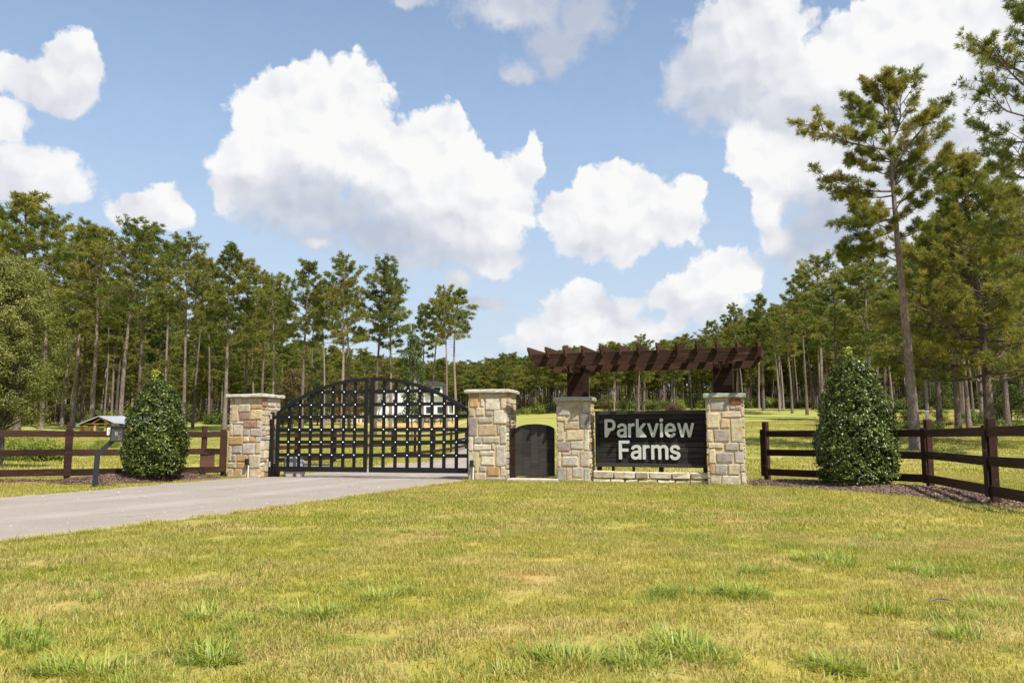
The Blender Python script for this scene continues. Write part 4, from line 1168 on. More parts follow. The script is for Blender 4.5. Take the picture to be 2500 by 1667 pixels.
t = thing('name_sign', 'black plank sign reading Parkview Farms in raised pale letters', 'sign', sp(0, 0.30), -SA)
x0, x1, z0, z1 = 0.455, 3.125, 0.365, 1.685
npl = 9
ph = (z1 - z0 - 0.16) / npl
for i in range(npl):
    box('plank', x1 - x0 - 0.15, 0.035, ph - 0.016, ((x0 + x1) / 2, 0.03 + 0.002 * (i % 2), z0 + 0.08 + ph * (i + 0.5)), M['black_wood'], t, bev=0.004)
box('backing', x1 - x0 - 0.06, 0.02, z1 - z0 - 0.06, ((x0 + x1) / 2, 0.075, (z0 + z1) / 2), M['black_wood'], t)
for nm, lx, lz, xx, zz in (('frame_top', x1 - x0, 0.085, (x0 + x1) / 2, z1 - 0.0425), ('frame_bottom', x1 - x0, 0.085, (x0 + x1) / 2, z0 + 0.0425),
                           ('frame_side', 0.08, z1 - z0 - 0.172, x0 + 0.04, (z0 + z1) / 2), ('frame_side', 0.08, z1 - z0 - 0.172, x1 - 0.04, (z0 + z1) / 2)):
    box(nm, lx, 0.11, lz, (xx, 0.02, zz), M['black_wood'], t)
for xx, w in ((0.52, 0.10), (0.86, 0.05), (1.36, 0.05), (2.02, 0.10), (3.05, 0.10)):
    box('leg', w, 0.09, z0 + 0.05, (xx, 0.09, (z0 + 0.05) / 2 - 0.02), M['black_wood'] if w < 0.1 else M['fence'], t)


def word(txt, xa, xb, zb, cap_h):
    """Letters spaced to fill xa..xb, cap height cap_h."""
    sz = cap_h / 0.537
    adv, pos = 0.0, []
    for ch in txt:
        vx = [v[0] for v in GLYPHS[ch][0]]
        pos.append((ch, adv - min(vx)))
        adv += max(vx) - min(vx) + (0.050 if ch not in 'vwk' else 0.034)
    adv -= 0.034
    kx = (xb - xa) / adv
    for ch, a in pos:
        link('letter', letter_mesh(ch, 0.045 / sz), (xa + a * kx, 0.005, zb + 0.015 * sz), M['letter'], t, scale=(kx, sz, sz))


word('Parkview', 0.692, 2.831, 1.062, 0.433)
word('Farms', 1.036, 2.506, 0.545, 0.441)
t = thing('stone_edging', 'low two-course edging of rough cream blocks under the name sign', 'edging', sp(0, 0.16), -SA)
rg = np.random.default_rng(5)
for course, (za, zb, cuts) in enumerate(((0.0, 0.10, [0.43, 0.88, 1.20, 1.52, 1.98, 2.40, 2.73, 3.20]), (0.105, 0.265, [0.43, 0.94, 1.46, 1.79, 2.32, 2.74, 3.20]))):
    for a, b in zip(cuts[:-1], cuts[1:]):
        me = stone_mesh(b - a - 0.006, zb - za + rg.uniform(-0.012, 0.0), 0.17 + rg.uniform(-0.015, 0.02), rg)
        c = [PAL['W'], PAL['C'], PAL['W'], (0.58, 0.52, 0.40)][int(rg.integers(4))]
        link('stone', me, ((a + b) / 2, 0.10, (za + zb) / 2 - 0.004), None, t, (0, 0, rg.normal(0, 0.012)), color=c)

# ---------------------------------------------------------------- pergola on the sign piers
PA = math.radians(19.5)
t = thing('pergola', 'brown timber pergola with thirteen rafters over the name sign', 'pergola', sp(0, 0), -PA)
pw_ = M['pergola']
ZB0, ZB1 = 2.75, 3.05


def profile_board(name, pts, thick, mat, parent, loc, axis='x'):
    """Board cut to an outline (u, z), thickness across; u runs along local x or y."""
    n = len(pts)
    vs = []
    for s in (-1, 1):
        for (u, z) in pts:
            vs.append((u, s * thick / 2, z) if axis == 'x' else (s * thick / 2, u, z))
    fs = [tuple(range(n)), tuple(reversed(range(n, 2 * n)))]
    if axis == 'y':
        fs = [tuple(reversed(f)) for f in fs]
    for i in range(n):
        j = (i + 1) % n
        fs.append((j, i, i + n, j + n) if axis == 'x' else (i, j, j + n, i + n))
    return link(name, mesh_py(name, vs, fs), loc, mat, parent)


def beam_outline(a, b):
    return [(a + 0.16, ZB0), (b - 0.16, ZB0), (b - 0.02, ZB0 + 0.16), (b, ZB0 + 0.20), (b, ZB1), (a, ZB1), (a, ZB0 + 0.20), (a + 0.02, ZB0 + 0.16)]


for d, a, b in ((-0.40, -0.95, 4.42), (1.60, -1.10, 4.30)):
    for q in (-0.024, 0.024):
        profile_board('beam', beam_outline(a, b), 0.044, pw_, t, (0, d + q, 0))
for i in range(13):
    s = -0.93 + i * 0.4385
    y0, y1 = -0.70, 1.90
    zb, zt = 2.96, 3.20
    tail = [(0.00, zt), (0.0, zt - 0.085), (0.05, zt - 0.10), (0.085, zt - 0.135), (0.10, zt - 0.18), (0.16, zb)]
    pts = [(y0 + u, z) for u, z in tail] + [(-0.452, zb), (-0.452, ZB1 + 0.002), (-0.348, ZB1 + 0.002), (-0.348, zb), (1.548, zb), (1.548, ZB1 + 0.002), (1.652, ZB1 + 0.002), (1.652, zb)] + [(y1 - u, z) for u, z in reversed(tail)]
    profile_board('rafter', pts, 0.044, pw_, t, (s, 0, RNG.uniform(-0.004, 0.004)), 'y')
for s0_, yo in ((0.02, 0.36), (3.53, 0.22)):
    c = Vector((s0_, yo, 0))
    for yy, nm in ((-0.24, 'post_board'), (0.24, 'post_board')):
        for k in range(4):
            box(nm, 0.42, 0.03, 0.172, (c.x, c.y + yy, 2.035 + 0.088 + k * 0.176), M['shaded_wood'], t, bev=0.004)
    for xx in (-0.195, 0.195):
        box('post_side', 0.03, 0.448, 0.70, (c.x + xx, c.y, 2.035 + 0.352), M['shaded_wood'], t)
    profile_board('bracket', [(-0.46, 2.748), (-0.46, 2.68), (-0.40, 2.64), (0.0, 2.62), (1.30, 2.62), (1.62, 2.68), (1.64, 2.748)], 0.09, pw_, t, (c.x + 0.10, 0, 0), 'y')
    profile_board('bracket', [(-0.46, 2.748), (-0.46, 2.68), (-0.40, 2.64), (0.0, 2.62), (1.30, 2.62), (1.62, 2.68), (1.64, 2.748)], 0.09, pw_, t, (c.x - 0.10, 0, 0), 'y')

# ---------------------------------------------------------------- fences
def fence(label, pts, post_h=1.43, rails=((1.07, 1.22), (0.62, 0.77), (0.15, 0.31)), front=-1, covers=(), group='brown board fences', sub=None, post_w=0.12, rail_t=0.035, heights=None):
    """Board fence: posts stand on the ground, three boards nailed to their near side, cover boards over some joints."""
    root = thing('board_fence', label, 'fence', (pts[0][0], pts[0][1], gz(*pts[0])), 0, group)
    o = root.location.copy()
    P = [Vector((x, y, gz(x, y))) for x, y in pts]
    for i, p in enumerate(P):
        d = (P[min(i + 1, len(P) - 1)] - P[max(i - 1, 0)]); d.z = 0
        a = math.atan2(d.y, d.x)
        hh = post_h if heights is None else heights[i]
        box('post', post_w, post_w, hh + 0.1, p + Vector((0, 0, hh / 2 - 0.05)) - o, M['fence'], root, (RNG.gauss(0, 0.008), RNG.gauss(0, 0.008), a), 0.008)
        if i in covers:
            nrm = Vector((math.sin(a), -math.cos(a), 0)) * (-front)
            box('cover_board', 0.17, 0.028, 1.12, p + nrm * (post_w / 2 + rail_t + 0.016) + Vector((0, 0, 0.69)) - o, M['fence'], root, (0, 0, a))
    for i in range(len(P) - 1):
        d = P[i + 1] - P[i]
        flat = Vector((d.x, d.y, 0)).normalized()
        nrm = Vector((flat.y, -flat.x, 0)) * (-front) * (post_w / 2 + rail_t / 2 + 0.001)
        for za, zb in rails:
            j = RNG.gauss(0, 0.006)
            beam('rail', P[i] + nrm + flat * 0.003 + Vector((0, 0, (za + zb) / 2 + j)), P[i + 1] + nrm - flat * 0.003 + Vector((0, 0, (za + zb) / 2 + RNG.gauss(0, 0.006))),
                 rail_t, zb - za, M['fence'], root, 0.004, o)
    return root


lf = fence('brown three-board fence running from the rusty stone pier past the keypad to the left',
           [(-21.9, 13.6), (-19.0, 15.25), (-16.2, 16.9), (-12.15, 19.25), (-10.72, 20.1), (-9.35, 20.86), (-8.03, 21.68), (-7.60, 21.97)], covers=(4,), heights=[1.43] * 6 + [1.36, 1.22])
box('panel', 0.36, 0.03, 0.56, Vector((-7.93, 21.68, 0.50)) - lf.location, M['brown_wood'], lf, (0, 0, math.radians(30)))
box('cover_board', 0.15, 0.03, 1.10, Vector((-7.60, 21.86, 0.72)) - lf.location, M['fence'], lf, (0, 0, math.radians(30)))
v, q = tube_np([(-8.05, 21.5, 0.26), (-7.98, 21.5, 0.14), (-7.86, 21.55, 0.05), (-7.74, 21.65, 0.02)], [0.012] * 4, 6)
tag(link('cable', mesh_np('cable', v, q), mat=M['plastic_black']), 'thin black cable looping down below the fence panel beside the rusty pier', 'cable')
fence('brown three-board fence right of the name sign, turning at a corner post',
      [(6.19, 20.25), (7.37, 18.66), (8.55, 17.07), (7.62, 13.2), (7.16, 11.3), (10.9, 9.6)], covers=(0, 2, 3), front=-1, heights=[1.44, 1.40, 1.42, 1.36, 1.36, 1.36])  # unseen last stretch is turned aside to keep rail shadows off the lawn
fence('brown three-board fence running uphill behind the black lattice gate',
      [(-9.5, 28.6)] + [(-8.27 + 5.17 * i / 7, 31.9 + 23.9 * i / 7) for i in range(8)] + [(-2.3, 59.5)], post_h=1.38)
t = thing('foam_cup', 'white tapered foam cup standing on a fence post', 'cup', (8.55, 17.07, 1.42), 0)
prof = [(0.0, 0.0), (0.030, 0.0), (0.044, 0.172), (0.047, 0.174), (0.047, 0.181), (0.042, 0.181), (0.028, 0.01), (0.0, 0.01)]
vs, fs = [], []
for r_, z_ in prof:
    for i in range(16):
        a = i * math.pi / 8
        vs.append((r_ * math.cos(a), r_ * math.sin(a), z_))
for k in range(len(prof) - 1):
    for i in range(16):
        j = (i + 1) % 16
        fs.append((k * 16 + i, k * 16 + j, (k + 1) * 16 + j, (k + 1) * 16 + i))
link('cup_body', mesh_py('cup', vs, fs, True), (0, 0, 0), M['white'], t)

# ---------------------------------------------------------------- keypad pedestal
px_, py_ = -8.76, 17.55
t = thing('keypad_pedestal', 'dark grey bent post carrying a gate keypad and a number 7 plate', 'keypad', (px_, py_, 0), math.radians(24))
SQ = 0.105


def square_tube(pts, w):
    vs, fs = [], []
    for i, p in enumerate(pts):
        a = Vector(pts[max(i - 1, 0)]); b = Vector(pts[min(i + 1, len(pts) - 1)])
        d = (b - a).normalized()
        y = Vector((0, 1, 0)); u = y.cross(d).normalized()
        k = 1.0
        if 0 < i < len(pts) - 1:
            d1 = (Vector(p) - a).normalized(); k = 1 / max(0.5, d1.dot(d))
        for su, sv in ((-1, -1), (1, -1), (1, 1), (-1, 1)):
            vs.append(Vector(p) + u * su * w / 2 * k + y * sv * w / 2)
    for i in range(len(pts) - 1):
        for k in range(4):
            a, b = i * 4 + k, i * 4 + (k + 1) % 4
            fs.append((a, b, b + 4, a + 4))
    n = len(vs)
    fs += [(3, 2, 1, 0), (n - 4, n - 3, n - 2, n - 1)]
    return mesh_py('post', vs, fs)


link('post', square_tube([(0, 0, -0.05), (0.02, 0, 0.70), (0.30, 0, 1.00)], SQ), (0, 0, 0), M['slate_steel'], t)
box('base_plate', 0.22, 0.22, 0.02, (0, 0, 0.012), M['slate_steel'], t)
hd = Vector((0.37, 0.0, 1.135))
head = box('keypad_box', 0.26, 0.24, 0.34, hd, M['slate_steel'], t, (0, 0, 0))
box('face', 0.21, 0.012, 0.29, (-0.0, -0.123, -0.01), M['panel_steel'], head)
box('hood', 0.27, 0.05, 0.03, (0, -0.135, 0.155), M['slate_steel'], head)
box('display', 0.13, 0.006, 0.022, (0.01, -0.131, 0.095), M['plastic_black'], head)
vs, fs = [], []
dv, df = dome_mesh(0.007)
for r in range(4):
    for c in range(3):
        o = len(vs)
        vs += [(v[0] - 0.03 + c * 0.02, v[1] - 0.128, v[2] + 0.035 - r * 0.022) for v in dv]
        fs += [tuple(i + o for i in f) for f in df]
for (x, z) in ((0.06, 0.03), (0.045, -0.05), (0.045, -0.085), (0.045, -0.115), (0.085, -0.10)):
    o = len(vs)
    vs += [(v[0] + x, v[1] - 0.128, v[2] + z) for v in dv]
    fs += [tuple(i + o for i in f) for f in df]
tag(link('keys', mesh_py('keys', vs, fs, True), (0, 0, 0), M['rivet'], head), kind='stuff')
plate = box('number_plate', 0.062, 0.012, 0.155, hd + Vector((-0.165, 0.02, 0.05)), M['white'], t)
link('numeral', letter_mesh('7', 0.05), (-0.019, -0.007, -0.032), M['plastic_black'], plate, scale=(0.09, 0.06, 0.125))

# ---------------------------------------------------------------- plants
def unit(v):
    return v / (np.linalg.norm(v, axis=-1, keepdims=True) + 1e-9)


def blades(rg, cen, axis, n, length, width, spread, droop=0.0):
    """n thin triangles fanned out from each centre, mostly along its axis."""
    m = len(cen)
    d = unit(np.repeat(axis, n, 0) + rg.normal(0, spread, (m * n, 3)))
    L = np.repeat(length if np.ndim(length) else np.full(m, length), n) * rg.uniform(0.65, 1.1, m * n)
    base = np.repeat(cen, n, 0) + d * (L * 0.06)[:, None]
    side = unit(np.cross(d, rg.normal(0, 1, (m * n, 3))))
    w = width * rg.uniform(0.7, 1.25, m * n)
    tip = base + d * L[:, None]
    tip[:, 2] -= droop * L
    mid = base + d * (L * 0.45)[:, None]
    V = np.stack([base, mid + side * w[:, None] / 2, tip, mid - side * w[:, None] / 2], 1).reshape(-1, 3)
    o = np.arange(m * n)[:, None] * 4
    F = np.concatenate([o + [0, 1, 2], o + [0, 2, 3]])
    return V, F


def pine_meshes(seed, H, cb, R, n_limb, tufts, n_needle, needle, width, r0, limbs=None, profile='oval', bend=0.25, sides=8, stubs=6):
    """Trunk-and-limbs mesh and needle mesh of one pine standing at the origin."""
    rg = np.random.default_rng(seed)
    z = np.linspace(-0.2, H * 0.985, 15)
    ph = rg.uniform(0, 6.28, 2)
    f = np.clip(z / H, 0, 1)
    axx = bend * (np.sin(f * 3.1 + ph[0]) - math.sin(ph[0])) * f
    axy = bend * (np.sin(f * 2.7 + ph[1]) - math.sin(ph[1])) * f
    rad = r0 * (1 - f * 0.93) ** 0.85
    rad[:2] *= [1.35, 1.12]
    wood_ = Bag()
    wood_.add(*tube_np(np.stack([axx, axy, z], -1), rad, sides))

    def trunk_at(h):
        return np.array([np.interp(h, z, axx), np.interp(h, z, axy), h])
    C, A = [], []
    if limbs is None:
        limbs = []
        ga = rg.uniform(0, 6.28)
        for i in range(n_limb):
            u = ((i + rg.uniform(0.2, 0.8)) / n_limb) ** 0.92
            h = H * (cb + (0.985 - cb) * u)
            ga += 2.4 + rg.normal(0, 0.35)
            if profile == 'oval':
                pr = (0.42 + 0.58 * math.sin(math.pi * min(1, 0.18 + 0.62 * u))) * (1 - 0.5 * u ** 4)
            elif profile == 'cone':
                pr = (1 - u) ** 0.8 * 0.95 + 0.12
            else:
                pr = 0.35 + 0.65 * math.sin(math.pi * (0.25 + 0.6 * u))
            L = R * pr * rg.uniform(0.6, 1.15)
            el = math.radians(rg.normal(6 + 50 * u ** 1.3, 8))
            limbs.append((h, np.array([math.cos(ga) * math.cos(el), math.sin(ga) * math.cos(el), math.sin(el)]) * L))
    total = sum(np.linalg.norm(t) for _, t in limbs)
    per_m = tufts / total
    for h, vec in limbs:
        p0 = trunk_at(h)
        L = np.linalg.norm(vec)
        k = 5
        s = np.linspace(0, 1, k)
        pts = p0 + vec[None] * s[:, None]
        pts[:, 2] += -0.10 * L * np.sin(s * np.pi) * rg.uniform(0.0, 1.0) + 0.10 * L * s ** 2.5
        pts[1:, :2] += np.cumsum(rg.normal(0, 0.035 * L, (k - 1, 2)), 0)
        rl = 0.012 + 0.017 * L * (r0 / 0.2) ** 0.3
        wood_.add(*tube_np(pts, rl * (1 - 0.85 * s), 5))
        d = unit(vec)
        nb = max(3, int(L * 3.2))
        n_t = max(3, int(per_m * L))
        for j in range(nb):
            u = 0.18 + 0.82 * (j + 0.5) / nb
            q = np.array([np.interp(u, s, pts[:, a]) for a in range(3)])
            side = unit(np.cross(d, [0, 0, 1.0])) * (1 if j % 2 else -1)
            bd = unit(d * rg.uniform(0.5, 1.1) + side * rg.uniform(0.5, 1.1) + np.array([0, 0, rg.uniform(-0.05, 0.45)]))
            bl = (0.22 + 0.34 * (1 - abs(u - 0.6))) * L * rg.uniform(0.55, 1.1) + 0.12
            wood_.add(*tube_np(np.stack([q, q + bd * bl * 0.5 + [0, 0, 0.02], q + bd * bl]), [rl * 0.42, rl * 0.3, 0.006], 3))
            cnt = max(1, int(n_t / nb * 0.86))
            uu = rg.uniform(0.35, 1.02, cnt) ** 0.7
            cc = q + bd[None] * (bl * uu)[:, None] + rg.normal(0, 0.045 * bl + 0.03, (cnt, 3))
            C.append(cc); A.append(unit(bd[None] * 0.9 + [0, 0, 0.45] + rg.normal(0, 0.35, (cnt, 3))))
        cnt = max(1, int(n_t * 0.14) + 1)
        C.append(pts[-1] + rg.normal(0, 0.05, (cnt, 3)) - d * rg.uniform(0, 0.25, (cnt, 1)) * L * 0.4)
        A.append(unit(d[None] + [0, 0, 0.4] + rg.normal(0, 0.3, (cnt, 3))))
    # leader
    cnt = max(4, int(tufts * 0.02))
    top = trunk_at(H * 0.985)
    C.append(top + rg.normal(0, 1, (cnt, 3)) * [0.12, 0.12, 0.3]); A.append(unit(np.array([[0, 0, 1.0]]) + rg.normal(0, 0.35, (cnt, 3))))
    for _ in range(stubs):                                # bare dead branch stubs below the crown
        h = H * rg.uniform(cb * 0.55, cb)
        a = rg.uniform(0, 6.28)
        L = rg.uniform(0.25, 1.0)
        p0 = trunk_at(h)
        wood_.add(*tube_np(np.stack([p0, p0 + [math.cos(a) * L * .5, math.sin(a) * L * .5, 0.05], p0 + [math.cos(a) * L, math.sin(a) * L, rg.uniform(-0.1, 0.25)]]), [0.022, 0.016, 0.006], 3))
    C, A = np.concatenate(C), np.concatenate(A)
    V, F = blades(rg, C, A, n_needle, needle, width, 0.62, 0.06)
    tint = np.clip(rg.normal(0.42, 0.17, len(C)) + 0.22 * np.sin(C[:, 0] * 1.3 + C[:, 2] * 0.9 + seed), 0, 1)
    tint = np.repeat(tint, n_needle * 4) + rg.normal(0, 0.06, len(V))
    crown = mesh_np('crown', V, F, np.clip(tint, 0, 1))
    crown.materials.append(M['needle'])
    tm = wood_.mesh('trunk', False)
    tm.polygons.foreach_set('use_smooth', [True] * len(tm.polygons))
    tm.materials.append(M['bark'])
    return tm, crown


def plant(name, label, cat, meshes, loc, hs_, rz, group=None, tilt=(0, 0), xy=None):
    o = thing(name, label, cat, loc, 0, group)
    o.rotation_euler = (tilt[0], tilt[1], rz)
    o.scale = (xy or hs_, xy or hs_, hs_)
    link('trunk', meshes[0], parent=o)
    link('crown', meshes[1], parent=o)
    return o


# seven kinds of tall plantation pine and four cheaper ones for the far stands, 20 m tall each
MID = [pine_meshes(100 + i, 20.0, cb, R, nl, tf, 10, 0.46, 0.062, r0, profile=pf, bend=bd) for i, (cb, R, nl, tf, r0, pf, bd) in enumerate([
    (0.52, 2.5, 30, 1500, 0.20, 'oval', 0.30), (0.57, 2.25, 26, 1150, 0.19, 'oval', 0.45), (0.48, 2.9, 32, 1800, 0.22, 'oval', 0.25),
    (0.62, 2.3, 22, 1000, 0.18, 'flat', 0.5), (0.54, 2.7, 28, 1450, 0.20, 'flat', 0.35), (0.66, 2.0, 20, 750, 0.15, 'oval', 0.6), (0.42, 3.2, 38, 2300, 0.23, 'cone', 0.2)])]
FAR = [pine_meshes(200 + i, 20.0, cb, R, nl, tf, 7, 0.62, 0.115, r0, profile=pf, bend=bd, sides=6, stubs=3) for i, (cb, R, nl, tf, r0, pf, bd) in enumerate([
    (0.48, 2.5, 26, 1000, 0.20, 'oval', 0.3), (0.54, 2.2, 24, 850, 0.18, 'oval', 0.4), (0.44, 2.8, 28, 1150, 0.20, 'flat', 0.3), (0.58, 2.1, 22, 720, 0.17, 'oval', 0.45)])]


def pine_px(px, top, Y, kind, label, group=None, base=None, xy=1.0, tilt=(0, 0)):
    """A pine standing at distance Y on the sight line through px, its top reaching the given height in the picture."""
    d = pix_dir(px, 1045 if base is None else base)
    x = d[0] / d[1] * Y
    z = gz(x, Y)
    h = at(px, top, Y).z - z
    s = h / 20.0
    k = s ** 0.6 * xy
    return plant('pine_tree', label, 'pine tree', kind, (x, Y, z), s, RNG.uniform(0, 6.28), group, tilt, k)


# the left wood: trunks that can be told apart, from the left edge to the last pair right of the gate
LEFT = [
    (40, 492, 72, 2, 1.35, 'broad tall pine at the left edge, towering over the yellowish oak'),
    (-60, 500, 78, 6, 1.3, 'big pine cut by the left edge behind the oak'),
    (100, 545, 88, 4, 1.15, 'tall pine rising just behind the right side of the oak'),
    (150, 640, 96, 1, 1.0, 'slim grey pine right beside the oak foliage'),
    (176, 560, 92, 0, 1.1, 'pale-barked slim pine directly behind the fence post left of the shed'),
    (198, 590, 100, 3, 1.0, 'thin dark pine left of the shed roof, first of the dark pair'),
    (222, 572, 84, 2, 1.1, 'thick dark-barked pine at the left corner of the open shed'),
    (253, 690, 104, 5, 0.9, 'thin pale pine in front of the shed gable'),
    (293, 572, 80, 4, 1.2, 'stout reddish-barked pine in front of the shed roof, over the keypad'),
    (336, 574, 90, 0, 1.15, 'dark pine behind the left evergreen bush, top touching the small cloud'),
    (400, 600, 98, 1, 1.0, 'pine behind the left evergreen bush, lower than the one to its left'),
    (447, 606, 88, 4, 1.05, 'pine with an open round top right behind the evergreen bush'),
    (470, 640, 94, 5, 1.0, 'slim pine just right of the left evergreen bush, close to its round-topped neighbour'),
    (508, 660, 104, 3, 0.95, 'slim pine between the evergreen bush and the rusty pier'),
    (548, 600, 86, 6, 1.0, 'tall fine-topped pine directly above the left end of the rusty pier'),
    (596, 648, 90, 1, 1.05, 'pine over the middle of the rusty pier'),
    (637, 690, 100, 4, 1.0, 'pine over the right edge of the rusty pier cap'),
    (664, 690, 84, 3, 0.95, 'dark single pine standing by the sky gap left of the gate'),
    (736, 652, 82, 2, 0.95, 'yellowish pine with a double top above the left shoulder of the gate'),
    (761, 704, 92, 5, 0.9, 'thin pine beside the double-topped yellowish one'),
    (790, 735, 104, 3, 0.9, 'short slim pine behind the left gate leaf'),
    (834, 640, 80, 0, 1.0, 'tall pine with feathery top above the middle of the left gate leaf'),
    (852, 700, 88, 1, 0.95, 'pine hugging the feathery-topped one from the right'),
    (915, 655, 82, 4, 1.0, 'tall pine behind the meeting stiles of the gate'),
    (953, 690, 84, 0, 0.95, 'bushy brownish pine just right of the gate centre'),
    (1032, 748, 90, 1, 0.8, 'dark green pine above the white farmhouse'),
    (1055, 734, 96, 5, 1.15, 'slim straight pine with a dense dark top right of the farmhouse gable'),
    (1090, 716, 88, 3, 0.85, 'first of the last two tall bare-trunked pines right of the gate'),
    (1114, 710, 92, 5, 1.35, 'last tall bare-trunked pine on the right end of the left wood'),
]
for px, top, Y, k, xy, lab in LEFT:
    pine_px(px, top, Y, MID[k], lab, 'tall pines of the left wood', xy=xy * 1.04)
G_BACK = 'rear pines of the left wood'
n = 0
rows = random.Random(33)
while n < 64:
    px = rows.uniform(-120, 690)
    Y = rows.uniform(104, 165)
    top = rows.gauss(770, 40) + max(0, px - 300) * 0.05
    pine_px(px, top, Y, (FAR if n % 3 else MID[:6])[n % (4 if n % 3 else 6)], 'slender pine deep in the left wood, behind its front row', G_BACK, xy=1.1)
    n += 1
for px, top, Y in ((705, 850, 120), (742, 870, 140), (772, 880, 130), (806, 850, 150), (838, 880, 125), (868, 890, 140), (893, 862, 150), (935, 880, 138), (985, 880, 160), (1075, 880, 150)):
    pine_px(px, top, Y, FAR[n % 4], 'low distant pine seen between the trunks above the gate', 'low distant pines above the gate', xy=1.25)
    n += 1

# the hillside stand behind the pergola
G_HILL = 'pines of the stand on the hill behind the pergola'
hill = random.Random(5)
sky_x = [1040, 1130, 1200, 1260, 1330, 1450, 1560, 1640, 1740, 1800, 1870, 1940, 2010, 2100]
sky_y = [930, 900, 862, 858, 862, 842, 832, 828, 822, 782, 752, 730, 720, 700]
n = 0
while n < 98:
    px = hill.uniform(1050, 2010)
    front = n < 42
    Y = hill.uniform(150, 162) + (px - 1500) * -0.012 if front else hill.uniform(163, 215)
    top = np.interp(px, sky_x, sky_y) + abs(hill.gauss(0, 16)) + (8 if front else 2)
    pine_px(px, top, Y, FAR[n % 4], 'slender pine of the dense stand on the hill behind the pergola', G_HILL, xy=1.18 if front else 1.35)
    n += 1
for px, top, Y, k, lab in (
    (1232, 870, 148, 0, 'pine at the left end of the hill stand, over the small black gate'),
    (1560, 828, 150, 3, 'pine whose lone round top shows above the middle of the pergola rafters'),
    (1690, 820, 146, 1, 'yellowish pine top above the right third of the pergola'),
    (1748, 790, 140, 2, 'broad pine behind the right end of the pergola, lower of two'),
    (1806, 754, 132, 0, 'pine just right of the pergola end, left of the taller pointed one'),
    (1866, 722, 128, 6, 'pointed taller pine above the field right of the pergola'),
    (1905, 770, 124, 1, 'bushy pine behind and right of the pointed one'),
    (1972, 675, 112, 0, 'tall flat-branched pine left of the big evergreen bush top'),
    (1936, 760, 118, 4, 'pine with pale bark left of the flat-branched one'),
):
    pine_px(px, top, Y, MID[k], lab, 'edge pines of the right wood', xy=1.05)

# the right wood beyond the corner of the fence: each trunk stands where its foot shows
RIGHT = [
    (2022, 985, 720, 4, 'slim pine over the left shoulder of the right evergreen bush'), (2095, 985, 640, 2, 'dense pine directly behind the right evergreen bush top'),
    (2120, 990, 690, 1, 'dark slim pine just right of the evergreen bush top'), (2169, 990, 700, 3, 'slim grey pine left of the big leaning trunk'),
    (2181, 1019, 640, 5, 'knobbly bare pine trunk left of the biggest pine'), (2238, 996, 660, 0, 'dark pine trunk just behind the biggest pine'),
    (2264, 1006, 600, 4, 'pine whose trunk stands above the foam cup'), (2291, 1003, 680, 1, 'thin pine left of the sandy ruts'),
    (2346, 1006, 560, 2, 'pine trunk right of the sandy ruts, left one of a close pair'), (2353, 1004, 650, 3, 'thin pine right of the sandy ruts, right one of a close pair'),
    (2366, 1048, 520, 0, 'slim pine foot just above the top rail right of the corner post'), (2376, 1006, 640, 5, 'thin pine between the close pair and the dark big trunk'),
    (2398, 1022, 560, 1, 'slim pale pine touching the dark big trunk on its left'), (2424, 1010, 600, 4, 'thin pine between the dark big trunk and the tractor'),
    (2432, 1000, 660, 3, 'thin pine right in front of the blue tractor'), (2500, 990, 560, 2, 'pine at the right edge beyond the tractor'),
]
for px, by, top, k, lab in RIGHT:
    g = ground_hit(px, by)
    Y = min(g.y, 150)
    d = pix_dir(px, by)
    x = d[0] / d[1] * Y
    h = at(px, top, Y).z - gz(x, Y)
    s = h / 20
    plant('pine_tree', lab, 'pine tree', MID[k], (x, Y, gz(x, Y)), s, RNG.uniform(0, 6.28), 'pines of the right wood', (RNG.gauss(0, 0.012), RNG.gauss(0, 0.012)), s ** 0.6 * 1.0)
rw = random.Random(9)
for n in range(46):
    px = rw.uniform(2000, 2620)
    Y = rw.uniform(120, 190)
    top = np.interp(px, [2000, 2100, 2250, 2620], [740, 700, 690, 640]) + abs(rw.gauss(0, 70))
    pine_px(px, top, Y, FAR[n % 4], 'slender pine deep in the right wood, behind its front trunks', 'rear pines of the right wood', xy=1.25)

# the three big pines near the fence corner
def limb_px(px, py, Y0, tx, ty, H, base, dy):
    """Limb from a point on the trunk to a tip, given where both show and how much nearer or farther the tip is."""
    a, b = at(px, py, Y0), at(tx, ty, Y0 + dy)
    return (a.z - base, np.array([b.x - a.x, dy, b.z - a.z]))


